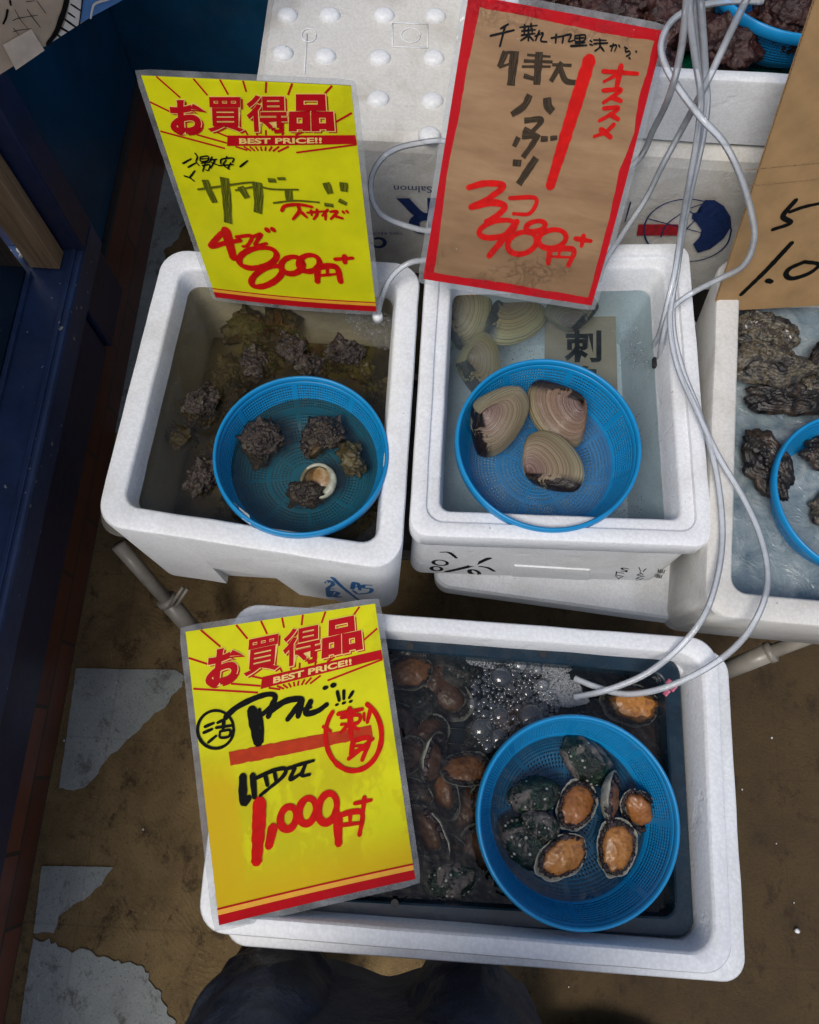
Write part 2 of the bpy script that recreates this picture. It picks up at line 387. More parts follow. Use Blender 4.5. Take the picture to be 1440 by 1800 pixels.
    ls.new(h, p.inputs['Normal']); return m
M['floor'] = floor_mat('worn_floor', (.13, .085, .036), (.33, .225, .10), (.035, .022, .012), darkx=True)
M['floor_patch'] = floor_mat('grey_floor_coating', (.33, .36, .335), (.47, .49, .45), (.12, .11, .09), .7)
def tile_mat():
    m, ns, ls = mat('brown_tile'); p = ns['Principled BSDF']; c = objco(ns)
    sx = N(ns, 'SeparateXYZ'); ls.new(c, sx.inputs[0]); cm = N(ns, 'CombineXYZ'); ls.new(sx.outputs[1], cm.inputs[0]); ls.new(sx.outputs[2], cm.inputs[1])
    br = N(ns, 'TexBrick'); ls.new(cm.outputs[0], br.inputs['Vector']); br.inputs['Scale'].default_value = 1
    br.inputs['Brick Width'].default_value = .235; br.inputs['Row Height'].default_value = .066; br.inputs['Mortar Size'].default_value = .0035
    br.inputs['Color1'].default_value = (.15, .052, .034, 1); br.inputs['Color2'].default_value = (.24, .085, .055, 1); br.inputs['Mortar'].default_value = (.06, .048, .04, 1)
    col = mixc(ns, ls, ramp(ns, ls, noise_tex(ns, ls, c, 12, 7, .7), [(.5, 0.0), (.75, .6)]), br.outputs['Color'], (.05, .043, .036))
    ls.new(col, p.inputs['Base Color']); p.inputs['Roughness'].default_value = .35
    h = bumpn(ns, ls, br.outputs['Fac'], -.6, .002); ls.new(bumpn(ns, ls, noise_tex(ns, ls, c, 40, 6), .4, .002, h), p.inputs['Normal']); return m
M['tile'] = tile_mat()
def paint(name, col, chip=(.5, .47, .4), amt=.70):
    m, ns, ls = mat(name); p = ns['Principled BSDF']; c = objco(ns)
    a = ramp(ns, ls, noise_tex(ns, ls, c, 6, 6, .7), [(.3, tuple(x*.6 for x in col)), (.7, tuple(x*1.35 for x in col))])
    du = ramp(ns, ls, noise_tex(ns, ls, c, 14, 7, .75, .5), [(.5, 0.0), (.8, .30)]); a = mixc(ns, ls, du, a, (.10, .11, .13))
    ch = ramp(ns, ls, noise_tex(ns, ls, c, 75, 3, .5), [(amt, 0.0), (amt+.015, .9)]); a = mixc(ns, ls, ch, a, chip)
    ls.new(a, p.inputs['Base Color']); p.inputs['Roughness'].default_value = .33
    ls.new(bumpn(ns, ls, noise_tex(ns, ls, c, 60, 6), .25, .002), p.inputs['Normal']); return m
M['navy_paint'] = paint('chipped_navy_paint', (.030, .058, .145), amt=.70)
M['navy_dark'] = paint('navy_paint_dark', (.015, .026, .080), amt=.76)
M['blue_wall'] = paint('deep_blue_wall', (.004, .075, .17), (.2, .22, .25), .80)
M['teal_glass'] = simple('dark_window_glass', (.010, .030, .042), .12, .35, 6, .05, .001, coat=1)
def wood():
    m, ns, ls = mat('raw_wood'); p = ns['Principled BSDF']; c = objco(ns)
    mp = N(ns, 'Mapping'); mp.inputs['Scale'].default_value = (60, 60, 3); ls.new(c, mp.inputs[0])
    f = noise_tex(ns, ls, mp.outputs[0], 2, 6, .6, .8)
    ls.new(ramp(ns, ls, f, [(.3, (.22, .13, .065)), (.7, (.46, .30, .16))]), p.inputs['Base Color']); p.inputs['Roughness'].default_value = .7
    ls.new(bumpn(ns, ls, f, .4, .001), p.inputs['Normal']); return m
M['wood'] = wood()
M['green_sheet'] = simple('green_plastic_sheet', (.0, .055, .028), .18, .2, 15, .5, .004, coat=.4)
def ice_mat():
    m, ns, ls = mat('crushed_ice'); p = ns['Principled BSDF']; c = objco(ns)
    f = noise_tex(ns, ls, c, 22, 6, .65, .8)
    ls.new(ramp(ns, ls, f, [(.3, (.10, .155, .205)), (.5, (.21, .27, .30)), (.75, (.42, .46, .47))]), p.inputs['Base Color'])
    p.inputs['Roughness'].default_value = .12; p.inputs['Coat Weight'].default_value = .5
    h = bumpn(ns, ls, noise_tex(ns, ls, c, 45, 5, .6, 1.0), .7, .006); ls.new(h, p.inputs['Normal']); return m
M['ice'] = ice_mat()
def shell_rough(name, cols, sc=70, wet=.16, b=1.0, sv=120):
    m, ns, ls = mat(name); p = ns['Principled BSDF']; c = objco(ns)
    oi = N(ns, 'ObjectInfo'); ad = N(ns, 'VectorMath', operation='ADD'); ls.new(c, ad.inputs[0]); ls.new(oi.outputs['Random'], ad.inputs[1])
    f = noise_tex(ns, ls, ad.outputs[0], sc, 7, .7, .6)
    ls.new(ramp(ns, ls, f, cols), p.inputs['Base Color'])
    ls.new(ramp(ns, ls, noise_tex(ns, ls, c, sc*2, 4), [(.35, wet), (.65, wet+.4)]), p.inputs['Roughness'])
    v = N(ns, 'TexVoronoi', feature='F1'); v.inputs['Scale'].default_value = sv; ls.new(c, v.inputs['Vector'])
    h = bumpn(ns, ls, v.outputs['Distance'], .8*b, .004); ls.new(bumpn(ns, ls, noise_tex(ns, ls, c, sc*4, 6, .7), .8*b, .002, h), p.inputs['Normal'])
    return m
M['turban'] = shell_rough('turban_shell', [(.32, (.007, .005, .004)), (.46, (.028, .020, .017)), (.55, (.070, .052, .042)), (.63, (.050, .046, .024)), (.72, (.19, .16, .13))], 75, .08, 1.3, 170)
M['turban_olive'] = shell_rough('turban_shell_olive', [(.28, (.012, .011, .006)), (.5, (.07, .055, .025)), (.65, (.12, .10, .04)), (.85, (.13, .035, .03))])
M['lump'] = shell_rough('knobbly_skin', [(.3, (.006, .003, .003)), (.5, (.035, .012, .010)), (.7, (.085, .035, .025)), (.85, (.12, .08, .05))], 45, .12, 1.2, 60)
M['oyster'] = shell_rough('oyster_shell', [(.36, (.008, .007, .007)), (.47, (.040, .036, .030)), (.52, (.15, .125, .08)), (.56, (.025, .022, .02)), (.64, (.06, .05, .04)), (.67, (.62, .58, .50))], 38, .2, .8, 60)
M['oyster_dark'] = shell_rough('oyster_shell_dark', [(.38, (.003, .003, .004)), (.54, (.022, .018, .015)), (.62, (.07, .045, .03)), (.65, (.02, .018, .015)), (.72, (.45, .38, .30))], 34, .16, .8, 55)
def abalone_shell():
    m, ns, ls = mat('abalone_shell'); p = ns['Principled BSDF']; c = objco(ns)
    oi = N(ns, 'ObjectInfo'); ad = N(ns, 'VectorMath', operation='ADD'); ls.new(c, ad.inputs[0]); ls.new(oi.outputs['Random'], ad.inputs[1])
    base = ramp(ns, ls, noise_tex(ns, ls, ad.outputs[0], 90, 5, .7, .5), [(.35, (.002, .004, .003)), (.55, (.005, .018, .011)), (.74, (.012, .075, .042))])
    enc = ramp(ns, ls, noise_tex(ns, ls, ad.outputs[0], 34, 8, .72, .8), [(.51, 0.0), (.56, .85)])
    ec = ramp(ns, ls, noise_tex(ns, ls, c, 120, 5), [(.3, (.06, .05, .048)), (.7, (.21, .18, .165))])
    col = mixc(ns, ls, enc, base, ec)
    v = N(ns, 'TexVoronoi', feature='F1'); v.inputs['Scale'].default_value = 180; ls.new(ad.outputs[0], v.inputs['Vector'])
    sc = N(ns, 'SeparateColor'); ls.new(v.outputs['Color'], sc.inputs[0])
    dot = math_(ns, ls, 'MULTIPLY', ramp(ns, ls, v.outputs['Distance'], [(.22, 1.0), (.30, 0.0)]), ramp(ns, ls, sc.outputs[0], [(.66, 0.0), (.68, 1.0)]))
    col = mixc(ns, ls, dot, col, (.42, .42, .38)); ls.new(col, p.inputs['Base Color'])
    p.inputs['Roughness'].default_value = .16
    h = bumpn(ns, ls, noise_tex(ns, ls, ad.outputs[0], 150, 6, .7), 1.0, .003); ls.new(bumpn(ns, ls, dot, .6, .001, h), p.inputs['Normal']); return m
M['abalone'] = abalone_shell()
M['abalone_lip'] = shell_rough('abalone_lip', [(.35, (.10, .10, .085)), (.5, (.26, .26, .22)), (.7, (.42, .42, .38))], 60, .2, .4, 90)
M['mantle'] = shell_rough('abalone_mantle', [(.42, (.008, .006, .007)), (.58, (.04, .026, .030)), (.74, (.24, .17, .18))], 120, .12, .8, 160)
def foot_mat():
    m, ns, ls = mat('abalone_foot'); p = ns['Principled BSDF']; c = objco(ns); oi = N(ns, 'ObjectInfo')
    a = oi.outputs['Color']
    f = noise_tex(ns, ls, c, 110, 6, .65, .4)
    col = mixc(ns, ls, ramp(ns, ls, f, [(.46, 0.0), (.72, .75)]), a, (.14, .045, .014))
    at = N(ns, 'Attribute', attribute_name='edge'); col = mixc(ns, ls, ramp(ns, ls, at.outputs['Fac'], [(.80, 0.0), (1, .7)]), col, (.10, .035, .012))
    ls.new(col, p.inputs['Base Color']); p.inputs['Roughness'].default_value = .34; p.inputs['Subsurface Weight'].default_value = .15
    p.inputs['Subsurface Radius'].default_value = (.004, .002, .001); p.inputs['Coat Weight'].default_value = .12
    ls.new(bumpn(ns, ls, f, .6, .0012), p.inputs['Normal']); return m
M['foot'] = foot_mat()
def clam_mat(name, stops, hinge=(.012, .007, .005)):
    m, ns, ls = mat(name); p = ns['Principled BSDF']; c = objco(ns)
    g = N(ns, 'Attribute', attribute_name='growth').outputs['Fac']; s_ = N(ns, 'Attribute', attribute_name='side').outputs['Fac']
    gg = math_(ns, ls, 'ADD', g, math_(ns, ls, 'MULTIPLY', noise_tex(ns, ls, c, 25, 2), .05))
    cb = N(ns, 'CombineXYZ'); ls.new(math_(ns, ls, 'MULTIPLY', gg, 48.0), cb.inputs[0])
    rings = noise_tex(ns, ls, cb.outputs[0], 1.0, 4, .7)
    base = ramp(ns, ls, gg, stops)
    col = mixc(ns, ls, ramp(ns, ls, rings, [(.44, .85), (.50, 0.0)]), base, (.085, .05, .032))
    col = mixc(ns, ls, ramp(ns, ls, rings, [(.55, 0.0), (.62, .55)]), col, (.42, .36, .25))
    hm = math_(ns, ls, 'MULTIPLY', ramp(ns, ls, s_, [(.45, 0.0), (.55, 1.0)]), ramp(ns, ls, noise_tex(ns, ls, c, 48, 4, .6, .8), [(.42, 0.0), (.48, 1.0)]))
    col = mixc(ns, ls, hm, col, hinge); ls.new(col, p.inputs['Base Color'])
    p.inputs['Roughness'].default_value = .26
    ls.new(bumpn(ns, ls, rings, .9, .0016), p.inputs['Normal']); return m
M['clam_brown'] = clam_mat('clam_brown', [(0, (.13, .075, .08)), (.3, (.16, .09, .075)), (.6, (.20, .115, .065)), (.85, (.17, .11, .065)), (1, (.28, .24, .12))])
M['clam_pink'] = clam_mat('clam_pink', [(0, (.17, .10, .11)), (.3, (.24, .16, .13)), (.55, (.28, .215, .14)), (.85, (.24, .20, .12)), (1, (.33, .30, .18))])
M['clam_olive'] = clam_mat('clam_olive', [(0, (.20, .10, .05)), (.4, (.36, .21, .08)), (.7, (.46, .30, .11)), (1, (.50, .39, .18))])
M['operc'] = shell_rough('operculum', [(.35, (.10, .045, .015)), (.5, (.28, .16, .06)), (.65, (.42, .32, .20))], 55, .15, .3, 40)
M['nacre'] = shell_rough('pale_shell_lip', [(.35, (.22, .23, .17)), (.6, (.46, .47, .38)), (.8, (.10, .16, .10))], 45, .18, .2, 60)
M['cloth'] = simple('dark_navy_cloth', (.036, .044, .062), .42, .4, 9, .8, .008, dark=(.020, .022, .032))
M['leather'] = simple('black_leather', (.004, .004, .005), .5, .2, 30, .3, .001)
M['pink'] = simple('pink_label', (.55, .12, .2), .5, .3, 200)
M['tape'] = transp('milky_tape', (.85, .88, .88), .15, .5, (.75, .76, .74), .5, 60, .003, ior=1.45)
M['poster_tan'] = simple('poster_tan', (.50, .38, .28), .75, .2, 9, .15, .001)
M['poster_blue'] = simple('poster_blue', (.06, .17, .40), .7, .2, 15, .1, .001)
M['tape_cream'] = simple('masking_tape', (.62, .52, .42), .6, .15, 30, .2, .0005)
M['poster_white'] = simple('poster_white', (.62, .58, .54), .7, .1, 20, .1, .001)

# ------------------------------------------------------------ SETTING: floor
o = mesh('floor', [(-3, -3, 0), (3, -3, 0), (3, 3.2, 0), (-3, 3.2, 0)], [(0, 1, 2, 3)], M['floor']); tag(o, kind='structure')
def ragged(pts, amp, step=.006, keep=()):
    out = []
    for i in range(len(pts)):
        a, b = Vector(pts[i]), Vector(pts[(i+1) % len(pts)]); n = max(2, int((b-a).length/step)); am = amp if i not in keep else amp*.12
        t = (b-a).normalized(); nn = Vector((-t.y, t.x))
        for k in range(n):
            p = a.lerp(b, k/n); e = min(1, k/3, (n-k)/3)
            d = noise.noise(Vector((p.x*22, p.y*22, i))) + .6*noise.noise(Vector((p.x*70, p.y*70, 5))) + .4*noise.noise(Vector((p.x*200, p.y*200, 9)))
            out.append(p+nn*am*d*e)
    return out
def patch(name, px, amp=.012, keep=()):
    pts = ragged([xy(P(x, y, 0)) for x, y in px], amp, keep=keep)
    o = mesh(name, [(p.x, p.y, .003) for p in pts], [tuple(range(len(pts)))], M['floor_patch'])
    bm = bmesh.new(); bm.from_mesh(o.data); bmesh.ops.triangulate(bm, faces=bm.faces); bmesh.ops.recalc_face_normals(bm, faces=bm.faces)
    for f_ in bm.faces:
        if f_.normal.z < 0: f_.normal_flip()
    bm.to_mesh(o.data); bm.free()
    tag(o, kind='structure'); return o
patch('floor_coating', [(135, 1175), (310, 1178), (328, 1190), (290, 1245), (225, 1300), (180, 1345), (150, 1385), (105, 1385)], .010, (0, 7))
patch('floor_coating', [(75, 1522), (200, 1524), (180, 1555), (130, 1590), (105, 1610), (95, 1640), (60, 1640)], .010, (0, 6))
patch('floor_coating', [(60, 1648), (110, 1665), (160, 1670), (230, 1690), (285, 1745), (310, 1810), (330, 1900), (20, 1900)], .016, (7,))
patch('floor_coating', [(262, 290), (340, 300), (345, 380), (290, 440), (300, 520), (262, 640), (222, 760), (200, 760), (232, 540), (250, 380)], .014, (8, 9))
# crumbs of foam lying about
mb = MB()
for (x, y, s) in ((1401, 1636, .007), (1357, 1297, .003), (1305, 1388, .0025), (1396, 1587, .002), (252, 1458, .003), (113, 1302, .003), (1365, 1483, .002), (1000, 1735, .002), (40, 1523, .002), (205, 1200, .002)):
    bm = bmesh.new(); bmesh.ops.create_icosphere(bm, subdivisions=2, radius=s*.6)
    p = P(x, y, .002+s*.5); vs = [p+v.co*(1+.5*noise.noise(v.co*900)) for v in bm.verts]; mb.add(vs, [tuple(v.index for v in f_.verts) for f_ in bm.faces]); bm.free()
tag(mb.build('foam_crumb', M['styro_clean'], smooth=True), 'tiny white crumbs of foam scattered on the brown floor', 'crumbs', kind='stuff')

# ------------------------------------------------------------ the shop wall on the left
WX = -.612
sf = tag(empty('shop_front', (WX, .3, 0)), 'dark blue painted shop front with brown tiled base and window sill', 'shop front')
def part(name, a, b, mt, root, bv=.002):
    mb = MB(); c = root.location; mb.box([a[i]-c[i] for i in range(3)], [b[i]-c[i] for i in range(3)]); o = mb.build(name, mt, root)
    if bv: bevel(o, bv)
    return o
part('tile_skirting', (WX-.09, -1.2, -.01), (WX, 1.34, .20), M['tile'], sf)
part('side_panel', (WX-.08, .83, .2025), (WX-.012, 1.33, 1.2), M['blue_wall'], sf)
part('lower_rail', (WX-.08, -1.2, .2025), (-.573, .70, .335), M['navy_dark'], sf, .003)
sill = part('window_sill', (WX-.08, -1.2, .3375), (-.556, .832, .400), M['navy_paint'], sf, .006)
part('window_sill_bead', (-.574, -1.2, .4012), (-.566, .78, .4045), M['navy_paint'], sf, .001).parent = sill
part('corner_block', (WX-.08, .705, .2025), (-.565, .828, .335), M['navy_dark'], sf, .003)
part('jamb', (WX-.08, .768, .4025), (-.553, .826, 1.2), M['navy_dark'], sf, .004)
pane = part('window_pane', (WX-.06, -1.2, .4025), (-.636, .72, 1.2), M['teal_glass'], sf, 0)
part('glazing_bead', (-.6352, -1.2, .4025), (-.628, .72, .409), M['navy_paint'], sf, .001).parent = pane
post = tag(empty('wooden_post', (-.603, .748, .401)), 'bare wooden post standing on the navy window sill', 'post')
part('post', (-.633, .730, .4025), (-.585, .763, 1.2), M['wood'], post, .002)
# torn lump of white filler at the post
mb = MB()
for (x, y, r, sx_, sy_) in ((44, 432, .012, .8, 2.1), (48, 408, .009, 2.0, .8), (62, 402, .007, 2.0, .8)):
    bm = bmesh.new(); bmesh.ops.create_icosphere(bm, subdivisions=3, radius=r); p = P(x, y, .41)
    vs = []
    for v in bm.verts:
        q = Vector((v.co.x*sx_, v.co.y*sy_, v.co.z*.5)); vs.append(p+q*(1+.6*noise.noise(q*160)))
    mb.add(vs, [tuple(v.index for v in f_.verts) for f_ in bm.faces]); bm.free()
tag(mb.build('torn_filler', M['styro_dirty'], smooth=True), 'torn ragged white filler stuck to the sill beside the wooden post', 'filler')
bw = mesh('back_wall', [(-1.2, 1.335, -.01), (1.6, 1.335, -.01), (1.6, 1.335, 1.2), (-1.2, 1.335, 1.2), (-1.2, 1.45, -.01), (1.6, 1.45, -.01), (1.6, 1.45, 1.2), (-1.2, 1.45, 1.2)],
          [(0, 1, 2, 3), (4, 7, 6, 5), (3, 2, 6, 7), (0, 4, 5, 1), (1, 5, 6, 2), (0, 3, 7, 4)], M['blue_wall'])
tag(bw, 'deep blue wall behind the white foam boxes', 'wall')

# ------------------------------------------------------------ plane frames for prints and handwriting
class Frame:
    """local 2D frame: origin, unit u (right), unit v (down), normal n towards the camera"""
    def __init__(s, o, u, v, obj=None, curve=None):
        s.o, s.u, s.v = Vector(o), Vector(u).normalized(), Vector(v).normalized(); s.n = s.u.cross(s.v)
        if s.n.dot(CAMP-s.o) < 0: s.n = -s.n
        s.curve = curve; s.obj = obj; s.k = 0
    def from_px(s, x, y):
        p = ray_plane(x, y, s.o, s.n)-s.o
        a, b, c = s.u.dot(s.u), s.u.dot(s.v), s.v.dot(s.v); pu, pv = p.dot(s.u), p.dot(s.v); D = a*c-b*b
        return Vector(((pu*c-pv*b)/D, (pv*a-pu*b)/D))
    def pt(s, a, lift):           # coordinates local to the frame object (x=u, y=-v, z=n)
        z = lift+(s.curve(a.x, a.y) if s.curve else 0); return Vector((a.x, -a.y, z))
    def matrix(s):
        m_ = Matrix((s.u, -s.v, s.n)).transposed().to_4x4(); m_.translation = s.o; return m_
def frame_root(name, fr):
    e = empty(name); e.matrix_world = fr.matrix(); fr.obj = e; return e
def strokes(name, fr, items, mt, tf, lift=.0006, parent=None, rnd=True, wscale=1.0):
    """items: (points in zoom px, width in zoom px) ; tf: zoom px -> photo px"""
    V, Fc, al, ac = [], [], [], []
    for pts, wd in items:
        P2 = [fr.from_px(*tf(*p)) for p in pts]
        c0 = tf(*pts[0]); c1 = tf(pts[0][0]+10, pts[0][1]); c2 = tf(pts[0][0], pts[0][1]+10)
        sc = ((fr.from_px(*c1)-fr.from_px(*c0)).length+(fr.from_px(*c2)-fr.from_px(*c0)).length)/20
        W = wd*sc*wscale; fr.k += 1; lf = lift+(fr.k % 40)*.00002
        L = catmull([Vector((p.x, p.y, 0)) for p in P2], max(.0012, W*.25)); n = len(L)
        if n < 2: continue
        ends = []
        b = len(V); prev = None; cols = 5
        tot = 0
        for i, p in enumerate(L):
            t = (L[min(i+1, n-1)]-L[max(i-1, 0)]); t = t.normalized() if t.length > 1e-9 else Vector((1, 0, 0)); nn = Vector((-t.y, t.x, 0))
            if i: tot += (p-L[i-1]).length
            ww = W*.5*(.90+.16*noise.noise(Vector((p.x*160, p.y*160, fr.k)))+.20*math.sin(PI*min(1, i/(n-1)*1.0+.18))**1.0*(1 if rnd else .6))
            for k in range(cols):
                q = -1+2*k/(cols-1); e = 0
                if rnd and i == 0: e = -math.sqrt(max(0, 1-q*q))*.8
                if rnd and i == n-1: e = math.sqrt(max(0, 1-q*q))*.8
                pp = p+nn*ww*q+t*e*ww
                V.append(fr.pt(Vector((pp.x, pp.y)), lf)); al.append(tot/.05); ac.append(q)
        for i in range(n-1):
            for k in range(cols-1):
                Fc.append((b+i*cols+k, b+i*cols+k+1, b+(i+1)*cols+k+1, b+(i+1)*cols+k))
    return mesh(name, V, Fc, mt, parent or fr.obj, attrs={'along': al, 'across': ac})
def ell(cx_, cy_, rx, ry, rot=0, a0=0, a1=360, n=14):
    out = []; r = math.radians(rot)
    for i in range(n+1):
        a = math.radians(a0+(a1-a0)*i/n); x, y = rx*math.cos(a), ry*math.sin(a)
        out.append((cx_+x*math.cos(r)-y*math.sin(r), cy_+x*math.sin(r)+y*math.cos(r)))
    return out
def text_mesh(body, offset=0.0, shear=0.0, res=4):
    cu = bpy.data.curves.new('txt', 'FONT'); cu.body = body; cu.size = 1; cu.offset = offset; cu.shear = shear; cu.resolution_u = res
    ob = bpy.data.objects.new('txt', cu); COL.objects.link(ob); bpy.context.view_layer.update()
    dg = bpy.context.evaluated_depsgraph_get(); me = bpy.data.meshes.new_from_object(ob.evaluated_get(dg))
    bpy.data.objects.remove(ob); bpy.data.curves.remove(cu)
    vs = [(v.co.x, v.co.y) for v in me.vertices]; fs = [tuple(p.vertices) for p in me.polygons]; bpy.data.meshes.remove(me)
    return vs, fs
def text_quad(name, fr, glyphs, mt, lift, parent=None):
    """glyphs: list of (text, quad TL,TR,BR,BL in frame coords, offset)"""
    V, Fc = [], []
    for body, q, off in glyphs:
        vs, fs = text_mesh(body, off)
        if not vs: continue
        x0, x1 = min(v[0] for v in vs), max(v[0] for v in vs); y0, y1 = min(v[1] for v in vs), max(v[1] for v in vs)
        bm = bmesh.new(); bv = []
        TL, TR, BR, BL = [Vector(p) for p in q]
        for (x, y) in vs:
            s, t = (x-x0)/(x1-x0), 1-(y-y0)/(y1-y0)
            p = TL.lerp(TR, s).lerp(BL.lerp(BR, s), t); bv.append(bm.verts.new((p.x, p.y, 0)))
        for f_ in fs:
            try: bm.faces.new([bv[i] for i in f_])
            except ValueError: pass
        if fr.curve:
            for _ in range(3):
                es = [e for e in bm.edges if e.calc_length() > .006]
                if es: bmesh.ops.subdivide_edges(bm, edges=es, cuts=1)
        bmesh.ops.triangulate(bm, faces=bm.faces)
        bm.verts.index_update(); b = len(V)
        V += [fr.pt(Vector((v.co.x, v.co.y)), lift) for v in bm.verts]; Fc += [tuple(b+v.index for v in f_.verts) for f_ in bm.faces]; bm.free()
    o = mesh(name, V, Fc, mt, parent or fr.obj)
    bm = bmesh.new(); bm.from_mesh(o.data)
    for f_ in bm.faces:
        if f_.normal.z < 0: f_.normal_flip()
    bm.to_mesh(o.data); bm.free(); return o
def sheet(name, fr, x0, y0, x1, y1, mt, lift, thick=.0, parent=None, rad=0, nx=14, ny=20, poly=None):
    """rectangular sheet in frame coords following the frame's bend"""
    V, Fc = [], []
    def rr(x, y):
        if rad:
            cx_ = min(max(x, x0+rad), x1-rad); cy_ = min(max(y, y0+rad), y1-rad); d = Vector((x-cx_, y-cy_))
            if d.length > rad: d = d.normalized()*rad; return cx_+d.x, cy_+d.y
        return x, y
    xs = [x0+(x1-x0)*i/nx for i in range(nx+1)]; ys = [y0+(y1-y0)*j/ny for j in range(ny+1)]
    if rad:
        xs = sorted(set(xs+[x0+rad*.3, x0+rad*.65, x0+rad, x1-rad, x1-rad*.65, x1-rad*.3])); ys = sorted(set(ys+[y0+rad*.3, y0+rad*.65, y0+rad, y1-rad, y1-rad*.65, y1-rad*.3]))
    n = len(xs)
    for lay in ((0,) if not thick else (0, 1)):
        for y in ys:
            for x in xs:
                a, b = rr(x, y); V.append(fr.pt(Vector((a, b)), lift-lay*thick))
    m_ = len(ys)
    for j in range(m_-1):
        for i in range(n-1):
            q = (j*n+i, (j+1)*n+i, (j+1)*n+i+1, j*n+i+1); Fc.append(q)
            if thick: Fc.append(tuple(reversed([k+n*m_ for k in q])))
    if thick:
        ring = [i for i in range(n)]+[j*n+n-1 for j in range(1, m_)]+[(m_-1)*n+i for i in range(n-2, -1, -1)]+[j*n for j in range(m_-2, 0, -1)]
        for k in range(len(ring)):
            a, b = ring[k], ring[(k+1) % len(ring)]; Fc.append((a, b, b+n*m_, a+n*m_))
    return mesh(name, V, Fc, mt, parent or fr.obj, smooth=True)
def polyflat(name, fr, pts, mt, lift, parent=None):
    bm = bmesh.new(); bv = [bm.verts.new((p[0], p[1], 0)) for p in pts]; bm.faces.new(bv); bmesh.ops.triangulate(bm, faces=bm.faces)
    if fr.curve:
        for _ in range(5):
            es = [e for e in bm.edges if e.calc_length() > .012]
            if es: bmesh.ops.subdivide_edges(bm, edges=es, cuts=1)
            bmesh.ops.triangulate(bm, faces=bm.faces)
    bm.verts.index_update(); V = [fr.pt(Vector((v.co.x, v.co.y)), lift) for v in bm.verts]; Fc = [tuple(v.index for v in f_.verts) for f_ in bm.faces]; bm.free()
    o = mesh(name, V, Fc, mt, parent or fr.obj)
    bm = bmesh.new(); bm.from_mesh(o.data)
    for f_ in bm.faces:
        if f_.normal.z < 0: f_.normal_flip()
    bm.to_mesh(o.data); bm.free(); return o
def polypx(name, fr, px, mt, lift=.0006, parent=None): return polyflat(name, fr, [fr.from_px(*p) for p in px], mt, lift, parent)
def margin_ring(name, fr, w_, h_, mg, rad, lift, parent):
    """clear laminate border round the paper, both faces of a thin slab"""
    V, Fc = [], []
    inner = sub_loop([Vector(p) for p in ((0, 0), (w_, 0), (w_, h_), (0, h_))], .012)
    def outer(p):
        x = -mg if p.x <= 1e-6 else (w_+mg if p.x >= w_-1e-6 else p.x); y = -mg if p.y <= 1e-6 else (h_+mg if p.y >= h_-1e-6 else p.y)
        cx_ = min(max(x, -mg+rad), w_+mg-rad); cy_ = min(max(y, -mg+rad), h_+mg-rad); d = Vector((x-cx_, y-cy_))
        if d.length > rad: d = d.normalized()*rad
        return Vector((cx_+d.x, cy_+d.y))
    n = len(inner)
    for L in (inner, [outer(p) for p in inner]):
        for p in L: V.append(fr.pt(p, lift))
    for k in range(n): Fc.append((k, (k+1) % n, n+(k+1) % n, n+k))
    o = mesh(name, V, Fc, M['film_edge'], parent, smooth=True); return o

# ------------------------------------------------------------ styrofoam boxes
def foam_box(label, q, zt, zb, slope=0, rim=.028, lip=.012, taper=.014, wall=.030, depth=None, mt=None, inner=None, r=.03, step=0, floor_t=.02, name='foam_box', group=None, wob=.0008, zf=None):
    """open box with a thick rim; q outer corners of the rim"""
    mt = mt or M['styro']; H = zt-zb
    pr = [(taper+lip+.006, zb, r*.7), (taper+lip, zb+.006, r*.8)]
    if lip: pr += [(lip+.001, zt-.042, r), (.003, zt-.040, r), (0, zt-.036, r)]
    pr += [(0, zt-.005, r), (.0015, zt-.0015, r), (.005, zt, r)]
    if step: pr += [(rim*.48, zt, r*.95), (rim*.52, zt-.001, r*.95), (rim*.55, zt-step, r*.9)]
    zz = zt-step
    if slope: pr += [(rim-.003, zz, r*.85), (rim-.001, zz-.002, r*.85), (rim, zz-.004, r*.85), (rim+slope, zz-.036, r*.7), (rim+slope+.006, zb+floor_t, r*.5)]
    else: pr += [(rim-.004, zz, r*.7), (rim-.0015, zz-.0015, r*.6), (rim, zz-.005, r*.6), (rim+.004, zz-.03, r*.5), (rim+.010, zb+floor_t, r*.4)]
    root = loft(name, q, pr, mt, capt=False, wob=wob, zf=zf)
    # inner floor
    me = root.data; bm = bmesh.new(); bm.from_mesh(me); bm.verts.ensure_lookup_table()
    n = len(bm.verts)//len(pr); f_ = bm.faces.new([bm.verts[(len(pr)-1)*n+k] for k in range(n)])
    bmesh.ops.recalc_face_normals(bm, faces=bm.faces); bm.to_mesh(me); bm.free()
    for p in me.polygons: p.use_smooth = len(p.vertices) == 4
    me.set_sharp_from_angle(angle=math.radians(40)) if hasattr(me, 'set_sharp_from_angle') else None
    tag(root, label, 'foam box', group); return root
A_Q = [xy(P(*p, .6)) for p in ((288, 436), (740, 462), (705, 1006), (163, 922))]
boxA = foam_box('white foam box of murky water and turban shells at the left', A_Q, .60, .338, rim=.030, lip=.0, taper=.004, r=.034, depth=.1)
